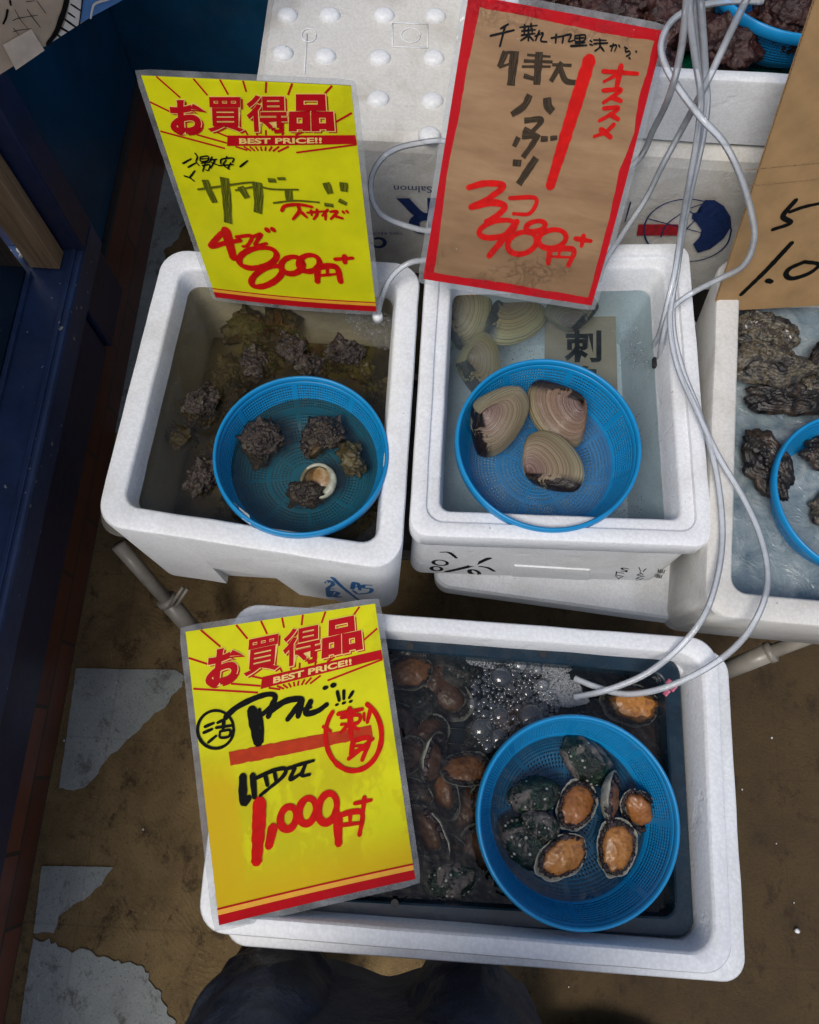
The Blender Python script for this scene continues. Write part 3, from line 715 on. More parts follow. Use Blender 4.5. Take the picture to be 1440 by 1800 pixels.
# a notch under the front wall of box A
cut = MB(); x0, x1, x2, x3 = -.266, -.262, -.172, -.150
cut.add([(x0, .16, .32), (x3, .16, .32), (x3, .262, .32), (x0, .262, .32), (x1-.002, .16, .445), (x2-.004, .16, .445), (x2-.004, .247, .445), (x1-.002, .247, .445)],
        [(0, 3, 2, 1), (4, 5, 6, 7), (0, 1, 5, 4), (1, 2, 6, 5), (2, 3, 7, 6), (3, 0, 4, 7)])
co_ = cut.build('cutter', None); md = boxA.modifiers.new('notch', 'BOOLEAN'); md.operation = 'DIFFERENCE'; md.object = co_; md.solver = 'EXACT'
bpy.context.view_layer.update(); me2 = bpy.data.meshes.new_from_object(boxA.evaluated_get(bpy.context.evaluated_depsgraph_get()))
boxA.modifiers.clear(); old = boxA.data; boxA.data = me2; me2.name = 'foam_box'; bpy.data.objects.remove(co_)
B_Q = [xy(P(*p, .6)) for p in ((750, 436), (1212, 424), (1257, 962), (718, 942))]
boxB = foam_box('white foam box of clear water and big clams, marked with black pen on its front', B_Q, .60, .392, rim=.036, lip=.005, taper=.000, r=.022, step=.006)
B_L = [xy(P(*p, .38)) for p in ((790, 560), (1228, 545), (1240, 1095), (752, 1028))]
B_L = offq(B_L, .004)
lid = loft('foam_tray', [p+Vector((.004, -.006)) for p in B_L], [(.008, .3375, .02), (.002, .341, .022), (.0, .365, .024), (0, .381, .024), (.003, .387, .024), (.03, .3885, .02)], M['styro'], capb=True, capt=True, wob=.0006)
tag(lid, 'shallow white foam tray lying under the clam box', 'foam tray')
D_Q = [xy(P(1262, 452, .6)), xy(P(1262, 452, .6))+Vector((.36, .012)), Vector((.73, .175)), xy(P(1238, 1082, .6))]
boxD = foam_box('white foam box of ice and oysters at the right edge, leaning cardboard sign inside', D_Q, .60, .338, rim=.032, lip=0, taper=.03, r=.03, mt=M['styro_dirty'])
C_Q = [xy(P(*p, .6)) for p in ((412, 1058), (1262, 1122), (1292, 1718), (343, 1640))]
boxC = foam_box('large white foam box in front holding the navy tray of abalones', C_Q, .60, .435, slope=.004, rim=.020, lip=.008, taper=.02, r=.03, step=0, mt=M['styro_clean'])
C2 = [C_Q[0]+Vector((.010, .003)), C_Q[1]+Vector((.028, -.008)), C_Q[2]+Vector((.030, -.014)), C_Q[3]+Vector((.022, -.018))]
boxC2 = foam_box('second white foam box directly under the abalone box, its rim peeking out', C2, .560, .30, rim=.03, lip=.01, taper=.02, r=.026, floor_t=.125)
C3 = [p+Vector((.004, .003)) for p in C_Q]
boxC3 = foam_box('lowest white foam box of the front stack standing on the floor', C3, .2985, .002, rim=.03, lip=.01, taper=.03, r=.026, floor_t=.02)
# the upturned salmon box behind
S_Q = [Vector((-.237, 1.16)), Vector((.60, 1.17)), Vector((.60, .752)), Vector((-.237, .748))]
sal = loft('foam_box', S_Q, [(.0, .425, .02), (0, .47, .02), (.001, .68, .02), (.004, .694, .02), (.014, .702, .018), (.03, .7035, .015)], M['styro_dirty'], wob=.0012)
tag(sal, 'upturned white foam fish box with raised round studs and blue and red print', 'foam box')
mb = MB()
for (x, y) in ((580, 28), (675, 28), (765, 30), (572, 100), (668, 103), (762, 103), (665, 175), (760, 178), (755, 238), (505, 28), (497, 95), (492, 165), (575, 175), (855, 35), (850, 110), (845, 180), (945, 40), (940, 115)):
    c = P(x, y, .7035); n1, n2 = 20, 7; vs, fs = [], []
    for j in range(n2+1):
        a = PI/2*j/n2; rr = .0125*math.cos(a)**.6 if j < n2 else 0; z = .0085*math.sin(a)
        for k in range(n1): vs.append((c.x+rr*1.15*math.cos(2*PI*k/n1), c.y+rr*math.sin(2*PI*k/n1), .7025+z))
    for j in range(n2):
        for k in range(n1): fs.append((j*n1+k, j*n1+(k+1) % n1, (j+1)*n1+(k+1) % n1, (j+1)*n1+k))
    mb = MB(); mb.add(vs, fs); mb.build('stud', M['styro'], sal, True)
mb = MB()
for (a, b) in (((690, 40), (690, 82)), ((690, 82), (752, 84)), ((752, 84), (752, 42)), ((690, 40), (752, 42)), ((540, 60), (535, 130))):
    p, q = P(*a, .7045), P(*b, .7045); mb = MB(); mb.tube([p, q], .0009, 6); mb.build('moulded_line', M['styro'], sal, True)
for e_ in (ell(543, 62, 13, 12), ell(722, 62, 17, 13)):
    mb = MB(); mb.tube([P(x, y, .7045) for x, y in e_], .0009, 6); mb.build('moulded_ring', M['styro'], sal, True)
fs_ = Frame((0, .7475, .6), (1, .005, 0), (0, 0, -1)); fs_.n = Vector((0.005, -1, 0)).normalized(); fs_.obj = empty('print_frame')
# print on the salmon box: its frame sits on the front face
fs_.o = Vector((0, .7478, .6)); fs_.v = Vector((0, 0, -1)); fs_.u = Vector((1, .005, 0)).normalized()
bpy.data.objects.remove(fs_.obj)
def world_prints(fr, ob, parent):
    """put a mesh given in frame coordinates onto its parent in world space"""
    for v in ob.data.vertices: v.co = fr.matrix() @ v.co
    ob.parent = parent; ob.matrix_parent_inverse = parent.matrix_world.inverted(); return ob
z5 = lambda x, y: (x/5.295+640, y/5.295+120)
z4 = lambda x, y: (x/4.235+1060, y/4.235+140)
def drape(ob, target, lift=.0008):
    """lay ink that is already in world space onto the real surface of its box"""
    from mathutils.bvhtree import BVHTree
    me = target.data; mw = target.matrix_world
    t = BVHTree.FromPolygons([mw @ v.co for v in me.vertices], [tuple(p.vertices) for p in me.polygons])
    for v in ob.data.vertices:
        d = (v.co-CAMP).normalized(); h = t.ray_cast(CAMP, d)
        if h[0] is not None: v.co = h[0]-d*lift
    return ob
def fq(fr, tf, q): return [fr.from_px(*tf(*p)) for p in q]
dummy = sal
g = [('Salmon', fq(fs_, z5, [(632, 1150), (278, 1135), (278, 1080), (632, 1088)]), .0), ('R', fq(fs_, z5, [(690, 1540), (330, 1530), (300, 1200), (690, 1195)]), .03),
     ('100% RECYCLABLE', fq(fs_, z5, [(350, 1540), (-120, 1535), (-120, 1512), (350, 1516)]), .0)]
world_prints(fs_, text_quad('printed_text', fs_, g, M['navy_print'], .002, dummy), sal)
world_prints(fs_, strokes('recycling_mark', fs_, [(ell(135, 1612, 60, 42, 0, -120, 170), 26)], M['navy_print'], z5, .0022, dummy), sal)
blob = [(760, 885), (830, 885), (900, 930), (950, 1010), (955, 1080), (900, 1170), (800, 1250), (705, 1280), (670, 1215), (720, 1160), (735, 1110), (700, 1060), (660, 1020), (665, 985), (700, 975), (750, 990), (725, 930)]
world_prints(fs_, polyflat('fish_emblem', fs_, fq(fs_, z4, blob), M['navy_print'], .0024, dummy), sal)
world_prints(fs_, polyflat('red_print', fs_, fq(fs_, z4, [(265, 1068), (560, 1068), (560, 1152), (250, 1152)]), M['red_print'], .002, dummy), sal)
world_prints(fs_, strokes('globe_lines', fs_, [(ell(630, 1110, 325, 232), 9), ([(340, 1025), (740, 1130)], 8), ([(430, 1160), (480, 1060), (620, 960)], 8), ([(620, 955), (760, 905)], 8), ([(620, 955), (700, 1000)], 8), ([(560, 1160), (700, 1020)], 8), ([(205, 900), (165, 1045)], 9)],
    M['navy_print'], z4, .0026, dummy), sal)
# the box with the green sheet on top of it
T_Q = [Vector((.075, 1.17)), Vector((.68, 1.17)), Vector((.68, .765)), Vector((.075, .762))]
boxT = foam_box('white foam box lined with green plastic sheet standing on the upturned fish box', T_Q, .806, .7045, rim=.018, lip=0, taper=.003, r=.012, floor_t=.015, mt=M['styro'])
V, Fc = [], []
nx, ny = 46, 30; q = offq(T_Q, .0235)
for j in range(ny+1):
    for i in range(nx+1):
        p = q[0].lerp(q[1], i/nx).lerp(q[3].lerp(q[2], i/nx), j/ny); V.append((p.x, p.y, .748+.008*noise.noise(Vector((p.x*14, p.y*14, 0)))+.003*noise.noise(Vector((p.x*60, p.y*40, 3)))))
for j in range(ny):
    for i in range(nx): Fc.append((j*(nx+1)+i, (j+1)*(nx+1)+i, (j+1)*(nx+1)+i+1, j*(nx+1)+i+1))
tag(mesh('plastic_sheet', V, Fc, M['green_sheet'], smooth=True), 'wrinkled dark green plastic sheet lining the back box', 'plastic sheet')

# ------------------------------------------------------------ folding stand under the upper boxes
st = tag(empty('folding_stand', (.1, .4, 0)), 'beige folding stand with angled pipe legs under the upper foam boxes', 'stand')
def tub(name, pts, r, mt, root, n=16):
    mb = MB(); mb.tube([Vector(p)-root.location for p in pts], r, n); return mb.build(name, mt, root, True)
ST = [Vector((-.39, .62)), Vector((.82, .62)), Vector((.82, .29)), Vector((-.489, .313))]
stp = [p-Vector((.1, .4)) for p in ST]
loft('top_frame', stp, [(.016, .288, .03), (.010, .290, .03), (.003, .311, .034), (0, .331, .036), (.003, .3345, .034), (.013, .3345, .026), (.015, .328, .026), (.017, .320, .026), (.03, .318, .02)], M['beige'], st, n=8, smooth=False)
def leg(a, b, c, mt):
    lo = tub('leg', [a, b], .0115, mt, st); d = (Vector(b)-Vector(a)).normalized()
    mb = MB(); mb.tube([Vector(b)-d*.012-st.location, Vector(c)-st.location], [.0155, .0155], 18); lg = mb.build('lower_leg', mt, lo, True)
    mb = MB(); mb.tube([Vector(b)-d*.014-st.location, Vector(b)-d*.004-st.location], [.0175, .0175], 18); mb.build('joint_ring', mt, lo, True)
leg(P(208, 958, .30), P(300, 1062, .20), P(352, 1122, .13), M['beige'])
leg(P(1500, 1090, .30), P(1345, 1150, .22), P(1262, 1184, .13), M['beige'])
tub('brace', [P(322, 1032, .26), P(300, 1065, .23)], .003, M['beige'], st, 8)
tub('brace', [P(330, 1035, .26), P(309, 1066, .23)], .003, M['beige'], st, 8)
tub('leg', [(-.38, .60, .30), (-.30, .60, .0)], .0115, M['beige'], st)
tub('leg', [(.75, .60, .30), (.62, .60, .0)], .0115, M['beige'], st)
tub('cross_bar', [P(352, 1122, .13), P(1262, 1184, .13)], .0115, M['beige'], st)

# ------------------------------------------------------------ navy tray in the front box
TQ = [xy(P(*p, .565)) for p in ((468, 1096), (1195, 1158), (1222, 1650), (430, 1606))]
tr = loft('plastic_tray', TQ, [(.004, .462, .02), (.0, .553, .02), (.0, .563, .02), (.0015, .565, .02), (.017, .565, .016), (.019, .5635, .016), (.0225, .535, .012), (.026, .478, .01)], M['navy'], capb=True, capt=True)
bevel(tr, .001, 2, 50); tag(tr, 'dark navy plastic tray with holes in its flange, set in the front foam box', 'tray')
mb = MB()
for x, y in ((721, 1136), (955, 1150), (694, 1588)):
    c = P(x, y, .5655); mb = MB(); mb.tube([c, c+Vector((0, 0, .0004))], .0042, 16); mb.build('flange_hole', M['dark'], tr, False)
mb = MB()
q = offq(TQ, .024)
for i in range(1, 22):
    a = q[0].lerp(q[1], i/22); b = q[3].lerp(q[2], i/22); mb.tube([(a.x, a.y, .480), (b.x, b.y, .480)], .0018, 6)
for i in range(1, 14):
    a = q[0].lerp(q[3], i/14); b = q[1].lerp(q[2], i/14); mb.tube([(a.x, a.y, .4805), (b.x, b.y, .4805)], .0018, 6)
mb.build('floor_grid', M['navy'], tr, True)

# ------------------------------------------------------------ water and ice
def water(q, z, mt, d=0, nx=60):
    V, Fc = [], []; q = offq(q, d)
    L = fillet(q, .014, 6); V = [(p.x, p.y, z) for p in L]; o = mesh('water', V, [tuple(range(len(L)))], mt); 
    bm = bmesh.new(); bm.from_mesh(o.data)
    for f_ in bm.faces:
        if f_.normal.z < 0: f_.normal_flip()
    bm.to_mesh(o.data); bm.free(); tag(o, kind='structure'); return o
water(A_Q, .566, M['water_murky'], .0335); water(B_Q, .548, M['water_clear'], .0405); water(TQ, .5475, M['water_dark'], .0205)
q = offq(A_Q, .041); tag(mesh('sediment', [(p.x, p.y, .4435) for p in q], [(0, 1, 2, 3)], M['scum']), 'brown sediment lying over the floor of the turban shell box', 'sediment', kind='stuff')
V, Fc = [], []; q = offq(D_Q, .0352); nx, ny = 50, 70
for j in range(ny+1):
    for i in range(nx+1):
        p = q[0].lerp(q[1], i/nx).lerp(q[3].lerp(q[2], i/nx), j/ny)
        V.append((p.x, p.y, .545+.006*noise.noise(Vector((p.x*16, p.y*16, 0)))+.0035*noise.noise(Vector((p.x*50, p.y*50, 3)))))
for j in range(ny):
    for i in range(nx): Fc.append((j*(nx+1)+i, (j+1)*(nx+1)+i, (j+1)*(nx+1)+i+1, j*(nx+1)+i+1))
tag(mesh('crushed_ice', V, Fc, M['ice'], smooth=True), 'bluish wet crushed ice filling the oyster box', 'ice', kind='stuff')

# ------------------------------------------------------------ colanders (pierced geometry)
def colander_mesh():
    R = .109; V, Fc = [], []
    prof = []                                   # (r, z) of the pierced bowl from rim inwards
    nr = 62
    pts = [Vector((R*.952, -.004, 0)), Vector((R*.905, -.022, 0)), Vector((R*.83, -.048, 0)), Vector((R*.72, -.066, 0)), Vector((R*.55, -.074, 0)), Vector((R*.3, -.076, 0)), Vector((R*.06, -.077, 0))]
    L = catmull(pts, .0004); seg = [0]
    for i in range(1, len(L)): seg.append(seg[-1]+(L[i]-L[i-1]).length)
    for k in range(nr+1):
        t = seg[-1]*k/nr; i = next(i for i in range(len(seg)) if seg[i] >= t-1e-9); prof.append((L[i].x, L[i].y))
    nt_ = 384
    idx = {}
    for j, (r, z) in enumerate(prof):
        for k in range(nt_): a = 2*PI*k/nt_; V.append((r*math.cos(a), r*math.sin(a), z))
    for j in range(nr):
        r = prof[j][0]
        for k in range(nt_):
            hole = False
            step = 2 if r > R*.62 else (4 if r > R*.3 else 8)
            kk = k % 48
            if 2 < j < nr-6 and (j % 2) and j not in (21, 22, 23, 43, 44) and 2 <= kk < 46:
                hole = (k//(step//2)) % 2 == 1 if step > 2 else k % 2 == 1
            if j in (20, 21, 22): hole = False
            if not hole: Fc.append((j*nt_+k, j*nt_+(k+1) % nt_, (j+1)*nt_+(k+1) % nt_, (j+1)*nt_+k))
    b = (nr)*nt_; V.append((0, 0, -.077)); Fc += [(b+k, b+(k+1) % nt_, len(V)-1) for k in range(nt_)]
    me = bpy.data.meshes.new('bowl'); me.from_pydata(V, [], Fc); me.materials.append(M['blue'])
    for p in me.polygons: p.use_smooth = True
    return me
def colander_rim():
    R = .109; V, Fc = [], []; n = 96
    pr = [(R*.945, -.010), (R*.950, -.001), (R*.957, .0025), (R*.972, .0042), (R*.990, .0030), (R, -.0015), (R*1.001, -.009), (R*.992, -.010), (R*.988, -.003), (R*.965, -.002)]
    for (r, z) in pr:
        for k in range(n): a = 2*PI*k/n; V.append((r*math.cos(a), r*math.sin(a), z))
    m_ = len(pr)
    for j in range(m_):
        for k in range(n): Fc.append((j*n+k, j*n+(k+1) % n, ((j+1) % m_)*n+(k+1) % n, ((j+1) % m_)*n+k))
    me = bpy.data.meshes.new('rim'); me.from_pydata(V, [], Fc); me.materials.append(M['blue'])
    for p in me.polygons: p.use_smooth = True
    return me
cb, cr = colander_mesh(), colander_rim()
def mkcol():
    e = empty('colander')
    b = bpy.data.objects.new('bowl', cb); COL.objects.link(b); b.parent = e
    md = b.modifiers.new('thick', 'SOLIDIFY'); md.thickness = .0011; md.offset = 0
    r = bpy.data.objects.new('rim', cr); COL.objects.link(r); r.parent = e; return e
c0 = mkcol(); G = 'blue plastic colanders in the foam boxes'
def setc(c, px, py, z, s, lab, rot=(0, 0, 0)):
    c.location = P(px, py, z); c.scale = (s, s, s); c.rotation_euler = rot; tag(c, lab, 'colander', G); return c
colA = setc(copy_tree(c0), 530, 797, .603, .985, 'blue plastic colander holding four spiny turban shells', (math.radians(-2), math.radians(2), .2))
colB = setc(copy_tree(c0), 964, 778, .603, 1.06, 'blue plastic colander holding three large clams', (0, 0, .5))
colD = setc(copy_tree(c0), 1512, 868, .598, .98, 'blue plastic colander cut off by the right edge, set on the ice', (0, 0, .3))
colT = setc(copy_tree(c0), 1402, -55, .822, 1.0, 'blue plastic colander at the top right corner on the green sheet', (0, 0, .9))
colC = setc(c0, 1016, 1440, .600, 1.0, 'blue plastic colander of abalones in the front box', (math.radians(1), math.radians(-1), 0))
# milky tape on colander A
mb = MB(); pa = [P(412, 884, .606), P(428, 896, .610), P(432, 915, .606), P(447, 922, .598)]
V = []; 
for i, p in enumerate(catmull(pa, .004)):
    for k in range(4): V.append(p+Vector((-.006+.0045*k, .003-.003*k, .0015*math.sin(i*.9+k))))
n4 = len(V)//4
tag(mesh('tape_scrap', V, [(i*4+k, i*4+k+1, (i+1)*4+k+1, (i+1)*4+k) for i in range(n4-1) for k in range(3)], M['tape'], smooth=True), 'scrap of milky tape stuck on the rim of the turban shell colander', 'tape')

# ------------------------------------------------------------ shells
def lumpy(v, seed, a1=.25, s1=60, a2=.12, s2=180):
    q = v+Vector((seed, seed*1.7, seed*.3)); return 1+a1*noise.noise(q*s1)+a2*noise.noise(q*s2)
def turban_mesh(seed, spikes=True, size=.032):
    """turbinate snail shell: coiled tube swelling towards the mouth, rows of stubby spines"""
    V, Fc = [], []; turns = 3.6; n1, n2 = 230, 56; rnd = random.Random(seed)
    for i in range(n1+1):
        t = i/n1; th = t*turns*2*PI; g = math.exp(1.05*(t-1)*turns*.55)
        rc = .44*g; rt = .58*g; zc = -1.05*g+.55
        ctr = Vector((rc*math.cos(th), rc*math.sin(th), zc)); er = Vector((math.cos(th), math.sin(th), 0)); ez = Vector((0, 0, 1))
        for k in range(n2):
            a = 2*PI*k/n2; rr = rt*(1+.05*math.cos(9*a))
            if spikes:
                for row, (ra, amp) in enumerate(((.60, .52), (-.25, .34), (-1.0, .25))):
                    d = (a-ra+PI) % (2*PI)-PI; ph = math.cos(th*9/2+row*1.3); rr += rt*amp*math.exp(-(d/.20)**2)*max(0, ph)**4
            p = ctr+er*math.cos(a)*rr+ez*math.sin(a)*rr
            p = p*size; V.append(p*lumpy(p, seed, .14, 110, .13, 300)*(1+.10*abs(noise.noise(p*700))))
    for i in range(n1):
        for k in range(n2): Fc.append((i*n2+k, i*n2+(k+1) % n2, (i+1)*n2+(k+1) % n2, (i+1)*n2+k))
    Fc.append(tuple(range(n2))); return V, Fc, (n1, n2)
def turban(loc, rot, seed, label, group=None, size=.032, mt='turban', mouth=False, spikes=True):
    V, Fc, (n1, n2) = turban_mesh(seed, spikes, size)
    root = empty('turban_shell', loc, rot)
    sh_ = mesh('shell', V, Fc, M[mt], root, True)
    # mouth: lip ring and operculum
    end = [V[n1*n2+k] for k in range(n2)]; c = sum(end, Vector())/n2; nrm = (end[1]-c).cross(end[n2//4]-c).normalized()
    avg = sum((p-c).length for p in end)/n2; e1 = (end[0]-c).normalized(); e2 = nrm.cross(e1).normalized(); e1 = e2.cross(nrm).normalized()
    if mouth: end = [c+(e1*math.cos(2*PI*k/n2)+e2*math.sin(2*PI*k/n2))*avg*(1+.07*math.sin(2*PI*k/n2)) for k in range(n2)]
    L = [c+(p-c)*1.05 for p in end]
    if mouth:
        mb = MB(); mb.tube(L+[L[0]], [size*(.07+.10*max(0, math.cos(2*PI*k/n2-1))) for k in range(n2+1)], 10, False); mb.build('lip', M['nacre'], sh_, True)
    prevc = sum((V[(n1-8)*n2+k] for k in range(n2)), Vector())/n2
    sgn = -1 if (c-prevc).dot(nrm) < 0 else 1
    if mouth:
        q_ = (nrm*sgn).rotation_difference(Vector((.12, .25, 1)).normalized()); root.rotation_euler = (Matrix.Rotation(rot[2], 3, 'Z') @ q_.to_matrix()).to_euler()
    vs = [c-nrm*sgn*size*.05+nrm*sgn*size*.12]; fs = []
    rings = 6
    for j in range(1, rings+1):
        for k in range(n2): vs.append(c+(end[k]-c)*.88*j/rings+nrm*sgn*size*.12*(1-(j/rings)**2)-nrm*sgn*size*.05)
    for k in range(n2): fs.append((0, 1+k, 1+(k+1) % n2))
    for j in range(rings-1):
        for k in range(n2): fs.append((1+j*n2+k, 1+(j+1)*n2+k, 1+(j+1)*n2+(k+1) % n2, 1+j*n2+(k+1) % n2))
    mesh('operculum', vs, fs, M['operc'], root, True)
    tag(root, label, 'turban shell', group); return root
def up(px, py, z): return P(px, py, z)
R = math.radians
GT = 'turban shells in and around the first colander'
turban(up(463, 775, .575), (R(15), R(-25), R(50)), 1.3, 'turban shell with blunt knobs, left of the four in its colander', GT, .034)
turban(up(575, 760, .578), (R(-8), R(8), R(20)), 2.1, 'purplish spiny turban shell seen from its spire, upper middle of the colander', GT, .033)
turban(up(618, 820, .565), (R(115), R(15), R(-30)), 3.3, 'small turban shell at the right side of the colander, spire pointing down', GT, .025, 'turban_olive')
turban(up(545, 872, .560), (R(190), R(0), R(150)), 4.2, 'turban shell lying mouth up with its brown and white operculum showing', GT, .033, 'turban', True)
rr = [(445, 578, .52, .036, 'olive', 'olive weedy turban shell alone in the far left of the murky water'), (470, 635, .545, .033, 't', 'wet turban shell touching the far left rim of the first colander'),
      (525, 610, .545, .031, 't', 'pinkish brown turban shell just beyond the colander, spire pointing up'), (600, 625, .54, .033, 't', 'turban shell behind the colander to the right, near the bubbling air stone'),
      (358, 715, .535, .034, 't', 'turban shell with a red patch at the left wall above the glint'), (350, 835, .55, .031, 't', 'pale brown turban shell at the left wall below the glint'),
      (385, 790, .51, .034, 't', 'dark turban shell mostly hidden under the left rim of the colander'), (660, 690, .50, .030, 'olive', 'dim olive turban shell beside the right rim of the colander'),
      (395, 920, .475, .030, 'red', 'sunken turban shell with a red blotch by the front wall'), (400, 670, .49, .034, 'olive', 'blurred turban shell deep in the water left of the colander'), (645, 925, .47, .026, 'olive', 'sunken olive turban shell in the front right corner'),
      (560, 660, .545, .028, 't', 'turban shell wedged against the far rim of the colander'), (420, 700, .53, .028, 't', 'turban shell touching the upper left rim of the colander'), (640, 650, .53, .026, 'olive', 'olive turban shell right behind the colander near the wall'), (330, 765, .52, .026, 'olive', 'turban shell against the left wall between two others'), (505, 560, .50, .028, 'olive', 'sunken turban shell under the bottom edge of the yellow sign')]
for i, (x, y, z, s, k, lab) in enumerate(rr):
    turban(up(x, y, z+.006), (R(40*i), R(25+30*(i % 3)), R(70*i)), 5+i*.77, lab, GT, s, {'t': 'turban', 'olive': 'turban_olive', 'red': 'turban_olive'}[k])
# clams
def valve_geo(L, sgn, seed):
    V, Fc, g, sd = [], [], [], []; n1, n2 = 40, 72; um = Vector((0.06, .40))
    def outline(a):
        # rounded triangle, umbo at the top
        x, y = math.cos(a), math.sin(a)
        r = .50*(abs(x)**2.2+abs(y*1.18)**2.2)**(-1/2.2)
        p = Vector((r*x, r*y*1.0)); p.x *= (1-1.15*max(0, (p.y+.02)))*(1+.10*(1 if x < 0 else 0)); p.y += .03 if y > 0 else 0
        return p
    for j in range(n1+1):
        s = (j/n1)**.8
        for k in range(n2):
            a = 2*PI*k/n2; o_ = outline(a); p = um+(o_-um)*s
            c = um+(Vector((0, 0))-um)*s
            h = .23*(max(0, 1-s**2.6))**.55*(s**.35 if s > 0 else 0)*1.12
            if s > .97: h *= 1
            wv = 1+.004*noise.noise(Vector((s*60, seed, 0)))
            V.append(Vector((p.x*L*1.12, p.y*L*.92, sgn*h*L*wv))); g.append(s); d = o_-um; sd.append(1-abs(math.atan2(d.y, abs(d.x))+0)/ (PI/2) if d.x < 0 else 0.0)
    for j in range(n1):
        for k in range(n2):
            q = (j*n2+k, j*n2+(k+1) % n2, (j+1)*n2+(k+1) % n2, (j+1)*n2+k); Fc.append(q if sgn > 0 else tuple(reversed(q)))
    return V, Fc, g, sd
def clam(loc, rot, L, mt, label, group, seed=0):
    root = empty('clam', loc, rot)
    for sg in (1, -1):
        V, Fc, g, sd = valve_geo(L, sg, seed); mesh('valve', V, Fc, M[mt], root, True, {'growth': g, 'side': sd})
    tag(root, label, 'clam', group); return root
GC = 'large clams in the clear water box'
clam(up(877, 738, .588), (R(35), R(-38), R(60)), .088, 'clam_pink', 'clam on its side with a dark blotched hinge, left of the three in the colander', GC, 1)
clam(up(983, 728, .582), (R(14), R(12), R(-52)), .086, 'clam_brown', 'brown ringed clam with mauve tip, upper right of the three in the colander', GC, 2)
clam(up(968, 812, .585), (R(-22), R(14), R(125)), .084, 'clam_pink', 'pinkish yellow clam nearest the front of the colander', GC, 3)
clam(up(822, 552, .52), (R(10), R(-35), R(75)), .084, 'clam_olive', 'yellowish clam in the far left corner of the water', GC, 4)
clam(up(905, 562, .515), (R(0), R(10), R(40)), .092, 'clam_olive', 'large yellow brown clam in the water just below the red framed sign', GC, 5)
clam(up(846, 640, .515), (R(25), R(-20), R(95)), .082, 'clam_olive', 'yellowish clam with a dark hinge touching the left rim of the colander', GC, 6)
clam(up(1003, 548, .525), (R(-20), R(8), R(190)), .066, 'clam_pink', 'pale clam with a purple edge half hidden by the bottom of the red framed sign', GC, 7)
# abalones
def disc_geo(L, W, H, n1=22, n2=56, seed=0, pw=.6, egg=.12, bump=.0, fl=0):
    V, Fc, e = [], [], []
    for j in range(n1+1):
        r = j/n1
        for k in range(n2):
            a = 2*PI*k/n2; x = L/2*r*math.cos(a); y = W/2*r*math.sin(a)*(1+egg*math.cos(a))
            z = H*(1-r*r)**pw; p = Vector((x, y, z))
            q = p+Vector((seed, seed*2, seed*3))
            z += bump*(noise.noise(q*110)+.5*noise.noise(q*260))*(1 if r < .97 else .3); k2 = 1+fl*noise.noise(Vector((math.cos(a)*2.2, math.sin(a)*2.2, seed)))*r
            V.append(Vector((x*k2, y*k2, z))); e.append(r)
    for j in range(n1):
        for k in range(n2): Fc.append((j*n2+k, (j+1)*n2+k, (j+1)*n2+(k+1) % n2, j*n2+(k+1) % n2))
    return V, Fc, e, n2
def abalone_up(seed, L=.062):
    root = empty('abalone'); V, Fc, e, n2 = disc_geo(L, L*.68, L*.24, seed=seed, bump=.0022, fl=.10); b = len(V)
    # thin underside
    for k in range(n2): v = V[(len(V)//n2-1)*n2+k] if False else V[b-n2+k]; V.append(Vector((v.x*.96, v.y*.96, v.z-.004)))
    for k in range(n2): Fc.append((b-n2+k, b+k, b+(k+1) % n2, b-n2+(k+1) % n2))
    Fc.append(tuple(b+k for k in range(n2))); e += [1]*n2
    # spiral apex bump and a row of breathing pores
    sh_ = mesh('shell', V, Fc, M['abalone'], root, True)
    mb = MB()
    for i in range(5):
        a = R(205-i*17); x, y = L/2*.70*math.cos(a), L*.34*.72*math.sin(a)*(1+.12*math.cos(a)); z = L*.24*(1-.5)**.6
        mb.tube([(x, y, z-.001), (x*1.02, y*1.02, z+.0022)], [.0022, .0014], 10)
    mb.build('pore_row', M['abalone'], sh_, True)
    return root
